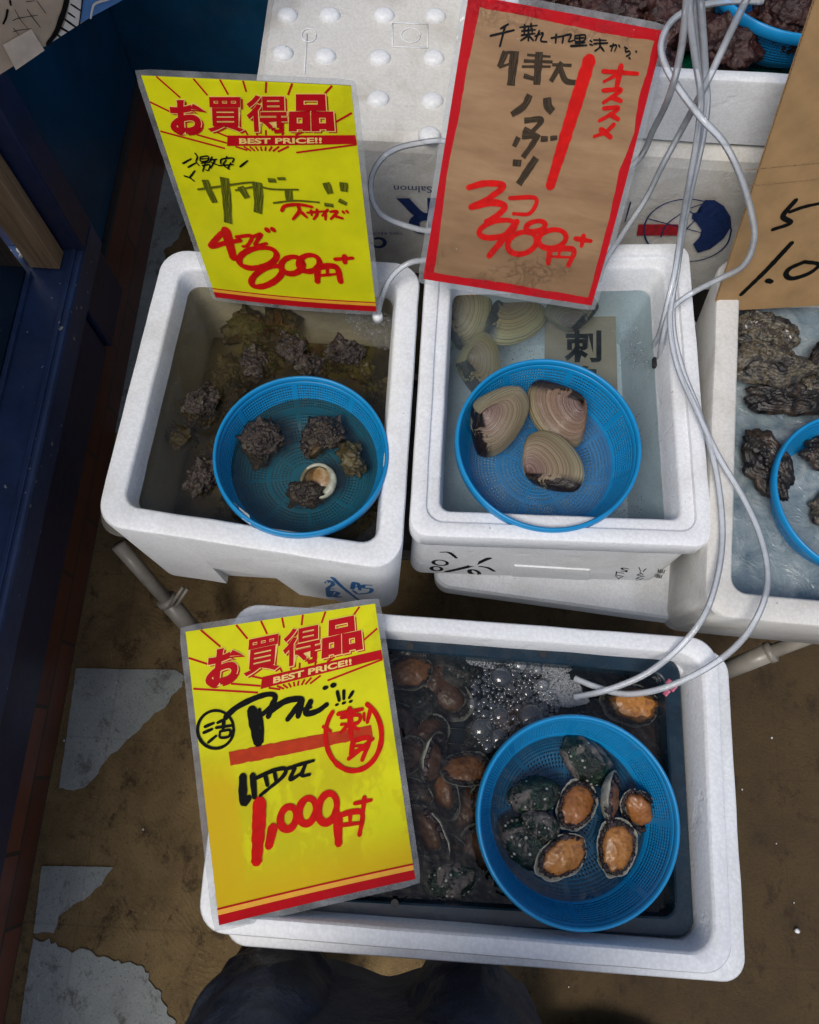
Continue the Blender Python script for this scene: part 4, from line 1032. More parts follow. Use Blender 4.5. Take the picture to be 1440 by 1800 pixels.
def abalone_down(seed, L=.062, foot=.80, fx=.0):
    """lying on its back: shell cup, frilled mantle and the fleshy foot on top"""
    root = empty('abalone'); n2 = 56; V, Fc = [], []; W = L*.70
    prof = [(0, -.20), (.35, -.19), (.65, -.145), (.85, -.08), (.97, -.02), (1.0, .012), (.985, .022), (.94, .010), (.86, -.02), (.70, -.06), (.0, -.08)]
    for (r, z) in prof:
        for k in range(n2):
            a = 2*PI*k/n2; q = 1+(.10*noise.noise(Vector((math.cos(a)*2, math.sin(a)*2, seed)))+.03*noise.noise(Vector((math.cos(a)*9, math.sin(a)*9, seed))))*r
            V.append(Vector((L/2*r*math.cos(a)*q, W/2*r*math.sin(a)*(1+.12*math.cos(a))*q, z*L+.0012*noise.noise(Vector((math.cos(a)*8, math.sin(a)*8, r*3+seed))))))
    for j in range(len(prof)-1):
        for k in range(n2): Fc.append((j*n2+k, j*n2+(k+1) % n2, (j+1)*n2+(k+1) % n2, (j+1)*n2+k))
    mesh('shell', V, Fc, M['abalone_lip'], root, True)
    # mantle frill
    V, Fc = [], []; m1 = 150
    for k in range(m1):
        a = 2*PI*k/m1
        for j in range(10):
            b = 2*PI*j/10; fr_ = 1+.22*math.sin(a*23+seed*7+2*math.sin(a*3))+.16*math.sin(a*41+1)+.9*noise.noise(Vector((math.cos(a)*3, math.sin(a)*3, seed+5)))
            r = .80+.105*math.cos(b)*fr_; z = .010+.052*math.sin(b)*fr_+.016*noise.noise(Vector((math.cos(a)*5, math.sin(a)*5, seed)))
            V.append(Vector((L/2*r*math.cos(a)+fx*L*.03, W/2*r*math.sin(a)*(1+.12*math.cos(a)), z*L)))
    for k in range(m1):
        for j in range(10): Fc.append((k*10+j, ((k+1) % m1)*10+j, ((k+1) % m1)*10+(j+1) % 10, k*10+(j+1) % 10))
    mesh('mantle', V, Fc, M['mantle'], root, True)
    V, Fc, e, n2 = disc_geo(L*foot, W*foot*.95, L*.115, n1=20, seed=seed, pw=.45, egg=.10, bump=.0014, fl=.17)
    V = [v+Vector((fx*L*.06, 0, .012*L)) for v in V]
    mesh('foot', V, Fc, M['foot'], root, True, {'edge': e}); return root
GA = 'abalones in the navy tray and its colander'
protoU = [abalone_up(1.0), abalone_up(2.7), abalone_up(4.4)]; protoD = [abalone_down(1.0), abalone_down(2.2, foot=.84, fx=1), abalone_down(3.7, foot=.68, fx=-1)]
used = set()
def place(protos, i, px, py, z, rz, s, label, rx=0, ry=0, name=None):
    key = (id(protos), i)
    if key in used: o = copy_tree(protos[i])
    else: o = protos[i]; used.add(key)
    rc = random.Random(px*7+py)
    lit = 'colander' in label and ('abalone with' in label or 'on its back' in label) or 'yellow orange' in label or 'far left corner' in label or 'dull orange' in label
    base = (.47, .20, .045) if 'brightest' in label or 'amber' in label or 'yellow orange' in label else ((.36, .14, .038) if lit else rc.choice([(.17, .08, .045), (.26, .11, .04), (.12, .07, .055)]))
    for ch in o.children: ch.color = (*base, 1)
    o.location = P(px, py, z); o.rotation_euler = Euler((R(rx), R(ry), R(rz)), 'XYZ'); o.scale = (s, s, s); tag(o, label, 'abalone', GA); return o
place(protoU, 0, 1030, 1337, .548, -38, 1.12, 'grey mottled green abalone shell, farthest back in the colander', 10, 5)
place(protoU, 1, 937, 1398, .552, 12, .98, 'dark green abalone shell with pinkish crust, left side of the colander', -8, -12)
place(protoU, 2, 922, 1478, .545, -38, 1.15, 'grey crusted abalone shell lowest at the left of the colander', 0, -14)
place(protoU, 0, 950, 1450, .562, -20, .72, 'small green abalone shell lying on top of the grey crusted one', 10, -8)
place(protoD, 0, 1013, 1416, .552, 58, 1.0, 'abalone on its back with a brown foot in the middle of the colander', 0, 10)
place(protoD, 1, 985, 1507, .560, 32, 1.03, 'abalone with the brightest smooth orange foot, nearest the front', 12, 0)
place(protoD, 2, 1125, 1426, .556, -58, 1.0, 'abalone with a pale broad shell lip at the right of the colander', 20, 24)
place(protoD, 0, 1084, 1490, .556, 82, 1.05, 'abalone with an amber oval foot, front right of the colander', 0, -8)
place(protoD, 2, 1076, 1401, .566, 82, .95, 'abalone standing on its edge between its neighbours in the colander', 62, 0)
tl = [('D', 0, 748, 1290, .515, 20, 1.0, -10, 'abalone between the mint rimmed one and the green shell'), ('D', 2, 778, 1395, .518, -70, 1.05, 35, 'ragged dark abalone left of the colander, below the dull orange one'), ('U', 2, 720, 1440, .50, 40, 1.0, 0, 'sunken dark shell behind the long abalone'), ('D', 2, 790, 1490, .515, -30, 1.0, 45, 'tilted abalone behind the white dotted green shell'), ('D', 1, 760, 1195, .505, 50, 1.0, 5, 'sunken orange abalone near the far wall of the tray'), ('U', 1, 800, 1180, .50, 0, 1.0, 0, 'dark shell at the far wall left of the froth'), ('D', 0, 700, 1265, .515, -30, .95, 10, 'abalone partly hidden by the right edge of the yellow sign'), ('U', 0, 880, 1345, .50, 15, 1.0, 0, 'abalone shell under the far left rim of the colander'), ('D', 1, 715, 1182, .535, 10, 1.0, 0, 'orange footed abalone in the far left corner of the tray beside the sign'), ('U', 0, 735, 1250, .505, 70, 1.1, 10, 'dim green abalone shell sunk near the top left of the tray'),
      ('D', 2, 790, 1225, .50, -40, 1.1, 5, 'dim pinkish abalone sunk left of the foam'), ('U', 2, 845, 1285, .50, 60, .9, -20, 'pale abalone shell edge sunk beside the foam'),
      ('D', 2, 762, 1335, .535, 78, 1.08, 58, 'abalone on edge with a ragged purple mantle and mint rim'), ('D', 0, 818, 1352, .525, 8, 1.02, -25, 'abalone with dull orange foot sunk left of the colander'),
      ('D', 0, 712, 1332, .528, 40, .95, -15, 'abalone beside the sign edge, upper of two showing pale lips'), ('D', 1, 716, 1395, .533, -15, .95, 20, 'abalone beside the sign edge, lower of two showing pale lips'),
      ('D', 2, 752, 1462, .535, -58, 1.25, 50, 'long abalone on edge with brown foot and ragged mantle, left in the tray'), ('U', 1, 793, 1547, .542, 8, 1.1, 0, 'green abalone shell dotted white, front of the tray left of the colander'),
      ('D', 0, 835, 1500, .52, 70, 1.1, 10, 'abalone half under the left rim of the colander, front side'), ('D', 1, 815, 1435, .495, 75, 1.1, 0, 'abalone sunk deep with a faint brown foot left of the colander'),
      ('U', 0, 712, 1505, .515, 60, 1.0, 5, 'dark abalone shell at the lower right edge of the sign'), ('U', 1, 665, 1585, .51, 5, 1.0, 5, 'abalone shell at the front wall below the sign corner'),
      ('D', 1, 1106, 1238, .545, -5, 1.15, 0, 'yellow orange footed abalone under the air tubes at the back right'), ('D', 0, 1128, 1292, .530, -70, 1.1, 0, 'orange abalone peeping out beside the right rim of the colander'),
      ('U', 2, 1050, 1262, .515, 10, 1.05, 0, 'dark abalone shell under the air tube behind the colander'), ('D', 0, 905, 1265, .515, 20, 1.1, 0, 'brownish abalone seen through the big bubbles'),
      ('U', 1, 930, 1195, .505, 30, 1.0, 0, 'dark abalone shell under the white froth'), ('D', 1, 860, 1400, .50, 40, 1.0, 0, 'abalone sunk under the left side of the colander'),
      ('U', 2, 1150, 1350, .50, 80, 1.0, 0, 'dark abalone shell sunk at the right wall of the tray'), ('U', 0, 1010, 1180, .51, 5, .9, 0, 'dark abalone shell against the far wall right of the froth'),
      ('D', 2, 690, 1455, .515, 20, 1.0, 0, 'abalone mostly covered by the right edge of the yellow sign'), ('U', 2, 870, 1570, .50, 20, 1.0, 0, 'dark abalone shell at the front wall under the colander rim')]
for k, i, x, y, z, rz, s, rx, lab in tl: place(protoU if k == 'U' else protoD, i, x, y, z-.004, rz, s, lab, rx)
# oysters
def oyster(px, py, z, L, W, rz, seed, mt, label, H=.013, rx=0, ry=0):
    V, Fc = [], []; n1, n2 = 34, 90; L *= 1.10; W *= 1.12
    def rad(a): return 1+.34*noise.noise(Vector((math.cos(a)*2, math.sin(a)*2, seed)))+.12*noise.noise(Vector((math.cos(a)*8, math.sin(a)*9, seed)))
    for side in (1, -1):
        for j in range(n1+1):
            r = j/n1
            for k in range(n2):
                a = 2*PI*k/n2; q = rad(a)*r; x = L/2*q*math.cos(a); y = W/2*q*math.sin(a)*(1-.35*max(0, math.cos(a)))
                ter = (r*6+2.2*noise.noise(Vector((x*60, y*60, seed)))) % 1.0
                z_ = H*(1-r**2.2)**.7*(1 if side > 0 else -.5)+side*.0040*ter*(r > .12)*(r < .97)+.0030*noise.noise(Vector((x*30, y*60, seed*2)))+.0012*noise.noise(Vector((x*130, y*130, seed*2)))*(r < .99)+.004*noise.noise(Vector((math.cos(a)*4, math.sin(a)*4, seed)))*r
                V.append(Vector((x, y, z_)))
        b = 0 if side > 0 else (n1+1)*n2
        for j in range(n1):
            for k in range(n2):
                f_ = (b+j*n2+k, b+(j+1)*n2+k, b+(j+1)*n2+(k+1) % n2, b+j*n2+(k+1) % n2); Fc.append(f_ if side > 0 else tuple(reversed(f_)))
    o = mesh('oyster', V, Fc, M[mt], None, True); o.location = P(px, py, z); o.rotation_euler = (R(rx), R(ry), R(rz)); tag(o, label, 'oyster', 'oysters on the ice'); return o
oyster(1348, 588, .572, .085, .062, -15, 1.1, 'oyster', 'oyster with a golden patch and white edge, touching the cardboard sign')
oyster(1358, 640, .578, .098, .058, -8, 2.3, 'oyster', 'grey and white ruffled oyster, second down in the left row')
oyster(1385, 702, .565, .110, .045, 2, 3.1, 'oyster_dark', 'long dark oyster with brown flecks, third down in the left row')
oyster(1348, 820, .566, .095, .055, -68, 4.4, 'oyster_dark', 'single dark oyster lying upright on the ice near the left wall')
oyster(1462, 625, .572, .080, .05, 60, 5.2, 'oyster_dark', 'dark oyster with pale rim at the right edge above the colander')
oyster(1445, 795, .57, .05, .04, 20, 6.2, 'oyster_dark', 'small dark oyster poking out behind the colander rim')
oyster(1462, 895, .555, .05, .055, 80, 7.2, 'oyster', 'oyster inside the colander at the right edge')
oyster(1445, 690, .562, .060, .05, 20, 8.2, 'oyster', 'brown oyster overlapped by the long dark one')
# dark knobbly sea squirts on the green sheet
def lump(px, py, z, r, seed, label, sq=.75):
    bm = bmesh.new(); bmesh.ops.create_icosphere(bm, subdivisions=5, radius=1); V = []
    for v in bm.verts:
        d = v.co.normalized(); a = 1+.28*noise.noise(d*2+Vector((seed, 0, 0)))+.20*abs(noise.noise(d*5+Vector((0, seed, 0))))+.10*noise.noise(d*13+Vector((0, 0, seed)))
        vd, _ = noise.voronoi(d*3.4+Vector((seed, seed, 0))); a += .22*max(0, .5-vd[0])
        V.append(Vector((d.x*r*a, d.y*r*a*.85, d.z*r*a*sq)))
    F_ = [tuple(v.index for v in f_.verts) for f_ in bm.faces]; bm.free()
    o = mesh('sea_squirt', V, F_, M['lump'], None, True); o.location = P(px, py, z); o.rotation_euler = (0, 0, seed*3)
    tag(o, label, 'sea squirt', 'knobbly sea squirts on the green sheet'); return o
for i, (x, y, z, r, lab) in enumerate([(1282, 75, .785, .038, 'dark reddish brown knobbly sea squirt lying alone below the blue colander'), (1175, 40, .785, .040, 'knobbly sea squirt behind the top right corner of the kraft sign'),
        (1060, 22, .785, .044, 'brown weedy sea squirt just above the red framed kraft sign'), (960, -10, .785, .040, 'sea squirt at the top edge left of the weedy one'), (1130, -20, .80, .040, 'sea squirt cut by the top edge between the air tubes'),
        (1385, 25, .815, .038, 'brown frilly sea squirt inside the blue colander at the top right'), (1325, -50, .81, .036, 'sea squirt in the blue colander at the very top'), (1155, 128, .775, .028, 'small dark sea squirt behind the right edge of the red framed sign'), (1235, -5, .785, .034, 'reddish sea squirt at the top behind the hanging air tubes')]):
    lump(x, y, z, r, 1.7*i+.6, lab)

# ------------------------------------------------------------ laminated price signs
def sign_pose(c, hgt):
    m_ = [_f*F+RIGHT*(x-CX)+DOWN*(y-CY) for x, y in c]; m1, m2, m4, m3 = m_
    k2 = m1.cross(m4).dot(m3)/m2.cross(m4).dot(m3); k3 = m1.cross(m4).dot(m2)/m3.cross(m4).dot(m2)
    U, V_ = m2*k2-m1, m3*k3-m1; s = hgt/V_.length
    return CAMP+m1*s, U*s, V_*s
zA = lambda x, y: (x/3+220, y/3+110)
zB = lambda x, y: (x/3+720, y/3)
zC = lambda x, y: (x/2.903+310, y/2.903+1040)
H_ = .297
def make_sign(name, corners, bend, label):
    o_, U, V_ = sign_pose(corners, H_); fr = Frame(o_, U, V_, curve=bend); fr.w = U.length
    return fr, tag(frame_root(name, fr), label, 'price sign')
def film(fr, e, mt='film', crk=None):
    sheet('laminate', fr, -.0002, -.0002, fr.w+.0002, H_+.0002, M[mt], .0024, 0, e, 0, 16, 24)
    margin_ring('clear_margin', fr, fr.w, H_, .0065, .006, .0003, e)
    sheet('backing', fr, 0, 0, fr.w, H_, M['poster_white'], -.0006, 0, e, 0, 12, 18)
PRINT = {}
def yellow_print(fr, e, fa):
    """shared printed design; fa = frame of sign A used to read the design once"""
    if not PRINT:
        w_ = fa.w
        def n_(p): v = fa.from_px(*zA(*p)); return Vector((v.x/w_, v.y/H_))
        PRINT['rays'] = [(n_(a), n_(b)) for a, b in [((165, 72), (292, 182)), ((360, 83), (436, 170)), ((500, 88), (545, 166)), ((622, 94), (640, 152)), ((745, 100), (742, 158)), ((882, 108), (860, 168)), ((1092, 120), (1050, 166)),
            ((132, 205), (240, 256)), ((188, 358), (530, 446)), ((1197, 262), (1108, 312)), ((1222, 428), (905, 468)), ((455, 350), (545, 385)), ((380, 375), (540, 418)), ((635, 352), (650, 376)), ((585, 436), (648, 456)), ((628, 436), (668, 458)), ((660, 436), (688, 459)),
            ((690, 436), (706, 459)), ((718, 436), (724, 459)), ((745, 436), (742, 459)), ((778, 436), (762, 460)), ((815, 436), (782, 461)), ((866, 436), (808, 463)), ((945, 360), (900, 377)), ((840, 362), (830, 377)), ((745, 350), (745, 377)), ((690, 350), (700, 377))]]
        PRINT['glyph'] = [(c, [n_(p) for p in q]) for c, q in [('お', [(232, 192), (422, 192), (425, 368), (245, 370)]), ('買', [(428, 176), (628, 176), (632, 358), (440, 358)]), ('得', [(636, 166), (855, 166), (862, 356), (650, 358)]), ('品', [(868, 162), (1092, 162), (1108, 355), (866, 355)])]]
        PRINT['ban'] = [n_(p) for p in ((543, 378), (1215, 378), (1224, 424), (541, 433))]
        PRINT['best'] = [n_(p) for p in ((605, 391), (1040, 388), (1041, 418), (606, 421))]
    w_ = fr.w; D = lambda v: Vector((v.x*w_, v.y*H_))
    V, Fc = [], []
    for i, (a, b) in enumerate(PRINT['rays']):
        a, b = D(a), D(b); t = (b-a).normalized(); nn = Vector((-t.y, t.x)); b0 = len(V); n = 6
        for k in range(n+1):
            p = a.lerp(b, k/n); ww = .00105
            for s in (-1, 1): V.append(fr.pt(p+nn*ww*s, .00045))
        Fc += [(b0+2*k, b0+2*k+1, b0+2*k+3, b0+2*k+2) for k in range(n)]
    mesh('sunburst_rays', V, Fc, M['print_red'], e)
    q = [D(p) for p in PRINT['ban']]; polyflat('banner', fr, [tuple(p) for p in q], M['print_red'], .0006, e)
    text_quad('banner_text', fr, [('BEST PRICE!!', [D(p) for p in PRINT['best']], .035)], M['cream'], .0011, e)
    sh = Vector((.0022, .0022))
    text_quad('headline_shadow', fr, [(c, [D(p)+sh for p in qq], (.024 if c in '買得' else .045)) for c, qq in PRINT['glyph']], M['print_red'], .00075, e)
    text_quad('headline_outline', fr, [(c, [D(p)+sh*.12+Vector(((-.0009, .0009, .0009, -.0009)[i], (-.0009, -.0009, .0009, .0009)[i])) for i, p in enumerate(qq)], (.036 if c in '買得' else .068)) for c, qq in PRINT['glyph']], M['cream'], .00105, e)
    text_quad('headline', fr, [(c, [D(p) for p in qq], (.020 if c in '買得' else .046)) for c, qq in PRINT['glyph']], M['print_red'], .0014, e)
    def band(nm, v0, v1, mt, lf): sheet(nm, fr, 0, v0*H_, w_, v1*H_, mt, lf, 0, e, 0, 12, 1)
    band('red_line', .945, .951, M['print_red'], .0006); band('orange_band', .951, .968, M['print_orange'], .0005); band('red_band', .968, 1.0, M['print_red'], .0006)

bendA = lambda x, y: .0035*math.sin(x/.22*PI)*(y/.3)+.0015*math.sin(y/.3*PI)
frA, sgA = make_sign('price_sign', [(248, 132), (617, 150), (662, 547), (379, 522)], bendA, 'bright yellow laminated sign priced 800 standing upright in the turban shell box')
sheet('paper', frA, 0, 0, frA.w, H_, M['yellow'], 0, 0, sgA, 0, 14, 20); yellow_print(frA, sgA, frA)
blk = [([(308, 525), (352, 500)], 7), ([(335, 545), (375, 522)], 7), ([(345, 598), (372, 562)], 7), ([(315, 590), (345, 600), (368, 617)], 7), ([(610, 540), (650, 508)], 8),
       ([(372, 470), (385, 490), (378, 515), (395, 535)], 6), ([(400, 490), (440, 485), (440, 508), (402, 512), (400, 490)], 6), ([(400, 500), (440, 497)], 5), ([(405, 522), (450, 516)], 6), ([(425, 512), (425, 530)], 6), ([(412, 535), (450, 530), (442, 560), (430, 556)], 6), ([(422, 535), (413, 565)], 6), ([(462, 488), (450, 515)], 6), ([(455, 505), (488, 500)], 6), ([(480, 502), (455, 548)], 6), ([(460, 518), (498, 532)], 6),
       ([(540, 485), (541, 498)], 6), ([(508, 522), (514, 500), (575, 494), (570, 516)], 7), ([(537, 505), (522, 530), (555, 552)], 6), ([(562, 518), (545, 550)], 6), ([(500, 533), (575, 527)], 6)]
strokes('small_writing', frA, blk, M['ink_black'], zA, .0009, sgA, wscale=1.15)
ol = [([(385, 660), (520, 640), (640, 622), (700, 622)], 11), ([(425, 608), (445, 660), (478, 728)], 34), ([(527, 595), (540, 700), (548, 835)], 44), ([(585, 662), (700, 642), (780, 655), (920, 658)], 10), ([(612, 642), (650, 702)], 36), ([(700, 618), (708, 700), (705, 780)], 46), ([(758, 608), (800, 610)], 22), ([(808, 600), (850, 600)], 16),
      ([(865, 655), (870, 715)], 38), ([(785, 727), (900, 715), (1030, 725)], 10), ([(1062, 622), (1086, 680)], 38), ([(1155, 622), (1158, 670)], 40), ([(1055, 736), (1102, 743)], 20), ([(1130, 714), (1172, 736)], 24)]
strokes('brush_writing', frA, ol, M['brush_olive'], zA, .0009, sgA, rnd=False)
rd = [([(830, 768), (850, 742), (920, 735), (990, 748)], 14), ([(915, 735), (922, 770), (890, 812)], 14), ([(930, 772), (962, 802)], 14), ([(965, 778), (1065, 770)], 10), ([(985, 768), (988, 795)], 12), ([(1015, 763), (1015, 792), (998, 815)], 12), ([(1072, 765), (1042, 798)], 12), ([(1060, 785), (1060, 818)], 12), ([(1085, 777), (1122, 776), (1088, 815)], 12), ([(1105, 798), (1150, 812)], 13), ([(1150, 775), (1158, 785)], 12), ([(1170, 772), (1178, 782)], 12),
      ([(540, 868), (490, 915), (455, 962), (520, 945), (612, 925)], 22), ([(535, 872), (556, 950), (575, 1022)], 36), ([(590, 908), (672, 902), (650, 952), (625, 958)], 15), ([(680, 905), (722, 893), (690, 950), (752, 940)], 15), ([(750, 864), (760, 876)], 20), ([(780, 862), (792, 874)], 20),
      (ell(705, 1017, 102, 52, -12), 25), (ell(752, 1115, 90, 42, -28), 25), (ell(885, 1055, 58, 44, -12), 24), (ell(975, 1045, 55, 43, -10), 24), ([(1018, 1062), (1018, 1145)], 26), ([(1015, 1068), (1080, 1060), (1122, 1075), (1140, 1148)], 26), ([(1070, 1060), (1070, 1105)], 14), ([(1028, 1110), (1122, 1104)], 14), ([(1110, 1026), (1203, 1021)], 17), ([(1160, 1008), (1162, 1046)], 20)]
strokes('price_writing', frA, rd, M['ink_red'], zA, .0009, sgA, wscale=1.18); film(frA, sgA)

bendC = lambda x, y: .006*(x/.21-.5)**2*2
frC, sgC = make_sign('price_sign', [(326.5, 1110.6), (659, 1062.4), (731, 1544.7), (387.5, 1623.9)], bendC, 'water stained yellow laminated sign priced 1,000 leaning on the front box corner')
sheet('paper', frC, 0, 0, frC.w, H_, M['yellow_stained'], 0, 0, sgC, 0, 14, 20); yellow_print(frC, sgC, frA)
strokes('red_bar', frC, [([(275, 852), (600, 790), (1000, 712)], 72)], M['ink_bar'], zC, .0007, sgC, rnd=False)
bk = [(ell(203, 702, 92, 96), 13), ([(148, 688), (192, 670)], 14), ([(142, 718), (185, 700)], 14), ([(165, 768), (205, 735)], 14), ([(212, 668), (262, 645)], 13), ([(205, 693), (290, 682)], 13), ([(245, 650), (240, 705)], 14), ([(225, 712), (275, 706), (270, 738), (226, 742), (225, 712)], 12),
      ([(252, 640), (310, 590), (400, 545), (470, 525), (505, 535), (490, 580), (440, 628)], 24), ([(388, 602), (402, 680), (420, 772)], 46), ([(425, 600), (440, 690), (440, 768)], 14), ([(500, 560), (470, 640)], 26), ([(478, 612), (560, 560), (640, 552), (610, 600), (568, 655)], 26), ([(640, 560), (622, 640)], 26), ([(600, 612), (690, 592)], 14), ([(688, 560), (662, 622), (720, 612), (770, 577)], 24), ([(755, 495), (770, 490)], 18), ([(795, 482), (810, 478)], 20),
      ([(822, 512), (832, 558)], 15), ([(855, 507), (855, 550)], 14), ([(902, 512), (882, 545)], 14), ([(815, 581), (826, 577)], 12), ([(850, 573), (862, 568)], 12), ([(885, 565), (896, 560)], 12),
      ([(342, 940), (345, 1078), (372, 1050)], 34), ([(392, 935), (402, 1048)], 26), ([(400, 955), (500, 912), (560, 905), (545, 945), (480, 1000), (430, 1040)], 17), ([(455, 932), (468, 988)], 18), ([(503, 922), (512, 968)], 17), ([(572, 902), (605, 900), (585, 958), (650, 922)], 17), ([(600, 892), (704, 863)], 15), ([(660, 885), (642, 938), (684, 934)], 15)]
strokes('black_writing', frC, bk, M['ink_black'], zC, .0011, sgC, wscale=1.15)
rd = [(ell(905, 735, 142, 180, 0, -62, 222, 24), 20), ([(750, 690), (790, 715)], 14), ([(825, 627), (950, 602)], 18), ([(842, 645), (932, 632), (925, 672), (842, 680)], 15), ([(885, 598), (892, 745)], 22), ([(870, 690), (838, 722)], 14), ([(900, 690), (932, 706)], 14), ([(990, 605), (975, 670)], 17), ([(958, 622), (960, 660)], 12), ([(905, 762), (892, 832)], 20), ([(905, 762), (985, 752), (950, 862)], 20), ([(915, 790), (968, 785)], 12), ([(908, 815), (958, 808)], 12), ([(880, 856), (1005, 752)], 18),
      ([(428, 1070), (424, 1200), (414, 1375)], 52), ([(497, 1200), (476, 1298)], 38), (ell(575, 1155, 40, 58, 12), 30), (ell(672, 1120, 42, 66, 12), 30), (ell(775, 1105, 46, 76, 12), 30), ([(830, 1140), (828, 1200), (832, 1288)], 36), ([(830, 1145), (900, 1125), (952, 1135), (938, 1242)], 22), ([(890, 1130), (890, 1178)], 16), ([(850, 1192), (935, 1182)], 16), ([(912, 1082), (998, 1064)], 17), ([(962, 1050), (955, 1126)], 19)]
strokes('red_writing', frC, rd, M['ink_red'], zC, .0011, sgC, wscale=1.22); film(frC, sgC)

bendB = lambda x, y: -.010*max(0, (y/.297-.72))**1.5*3+.004*math.sin(y/.297*PI)+.0014*math.sin(x*90)*max(0, y/.297-.6)
frB, sgB = make_sign('price_sign', [(824, -10), (1168, 55), (1041.7, 539), (744, 491.7)], bendB, 'brown kraft sign with ragged red border priced 980 leaning over the clam box')
sheet('red_paper', frB, 0, 0, frB.w, H_, M['print_red'], 0, 0, sgB, 0, 14, 20)
inn = [(370, 38), (560, 75), (790, 125), (1040, 178), (1290, 218), (1262, 330), (1205, 520), (1180, 700), (1100, 900), (1060, 1100), (1000, 1350), (945, 1572), (760, 1540), (480, 1490), (300, 1470), (130, 1438), (165, 1180), (205, 880), (255, 640), (310, 320), (345, 160)]
pts = ragged([frB.from_px(*zB(*p)) for p in inn], .0011, .002); polyflat('kraft_paper', frB, [tuple(p) for p in pts], M['kraft'], .0006, sgB)
bk = [([(480, 152), (520, 128)], 11), ([(425, 190), (550, 160)], 12), ([(503, 140), (475, 245)], 12), ([(580, 145), (672, 135)], 9), ([(605, 130), (608, 152)], 10), ([(640, 125), (638, 150)], 10), ([(590, 165), (662, 158)], 10), ([(603, 150), (604, 182)], 10), ([(645, 150), (645, 178)], 9), ([(626, 150), (625, 216)], 11), ([(588, 187), (660, 178)], 10), ([(620, 192), (585, 215)], 10), ([(630, 192), (652, 215)], 10),
      ([(660, 192), (702, 176), (690, 215), (722, 222)], 10), ([(683, 163), (663, 214)], 10), ([(745, 202), (802, 192)], 10), ([(772, 180), (768, 228)], 11), ([(810, 190), (804, 228)], 11), ([(806, 190), (850, 184), (836, 220), (862, 215)], 10), ([(870, 190), (922, 186), (918, 216), (872, 219), (870, 190)], 9), ([(895, 188), (895, 240)], 10), ([(870, 204), (918, 201)], 9), ([(872, 229), (922, 226)], 10), ([(848, 244), (932, 240)], 11),
      ([(945, 213), (960, 222)], 9), ([(948, 235), (964, 240)], 9), ([(968, 212), (1035, 214)], 8), ([(970, 232), (1042, 228)], 10), ([(1000, 205), (1000, 248), (975, 270)], 10), ([(1003, 245), (1022, 270)], 10), ([(1055, 245), (1088, 240), (1078, 272)], 9), ([(1072, 232), (1060, 270)], 9), ([(1100, 238), (1106, 250)], 8), ([(1130, 250), (1146, 258)], 9), ([(1135, 262), (1138, 276), (1152, 270), (1160, 286), (1140, 298)], 9), ([(1190, 272), (1194, 276)], 9), ([(1153, 304), (1160, 312)], 9)]
strokes('top_writing', frB, bk, M['ink_black'], zB, .0012, sgB)
br = [([(505, 272), (472, 355)], 30), ([(495, 280), (535, 275)], 14), ([(553, 270), (532, 452)], 44), ([(470, 356), (525, 338)], 13), ([(618, 290), (742, 300)], 12), ([(682, 275), (668, 448)], 40), ([(600, 322), (752, 328)], 16), ([(590, 352), (742, 352)], 12), ([(600, 400), (652, 416)], 22), ([(750, 342), (852, 346)], 15), ([(802, 330), (742, 430)], 26), ([(792, 362), (820, 425), (872, 437)], 28),
      ([(632, 500), (600, 560), (535, 605)], 34), ([(722, 515), (727, 560), (752, 590)], 42), ([(602, 636), (692, 632), (640, 700)], 26), ([(598, 682), (682, 728)], 30), ([(572, 722), (548, 772)], 26), ([(590, 718), (662, 724), (595, 830)], 28), ([(688, 732), (726, 732)], 26), ([(738, 730), (776, 725)], 22), ([(566, 840), (562, 876)], 42), ([(665, 830), (572, 970)], 36)]
strokes('brush_writing', frB, br, M['brush_brown'], zB, .0012, sgB, rnd=False, wscale=1.12)
rd = [([(945, 318), (840, 650), (738, 980)], 60), ([(1015, 377), (1200, 390)], 20), ([(1112, 348), (1086, 470)], 26), ([(1090, 395), (1020, 432)], 15), ([(1015, 478), (1110, 474), (1065, 510), (1018, 542)], 19), ([(1060, 512), (1112, 534)], 22), ([(1018, 572), (1096, 570), (1045, 610), (995, 637)], 19), ([(1052, 602), (1096, 630)], 22), ([(1074, 655), (1030, 695), (968, 720)], 18), ([(1003, 682), (1056, 724)], 24),
      ([(308, 987), (400, 965), (492, 978), (420, 1040), (320, 1090)], 27), ([(322, 1090), (430, 1066), (500, 1085), (460, 1135), (402, 1168)], 29), ([(525, 1042), (662, 1044), (632, 1122), (545, 1125)], 19), (ell(462, 1205, 98, 42, -14), 24), ([(565, 1165), (490, 1262), (418, 1350)], 30), (ell(662, 1192, 52, 27, -14), 24), (ell(592, 1280, 78, 56, -20), 24), (ell(750, 1258, 74, 48, -12), 24),
      ([(738, 1322), (730, 1390)], 24), ([(738, 1312), (862, 1316), (836, 1400)], 24), ([(795, 1300), (785, 1348)], 14), ([(750, 1352), (845, 1356)], 12), ([(870, 1256), (955, 1270)], 21), ([(915, 1240), (905, 1297)], 22)]
strokes('red_writing', frB, rd, M['ink_red'], zB, .0012, sgB, rnd=True, wscale=1.15); film(frB, sgB, 'film_crinkle')

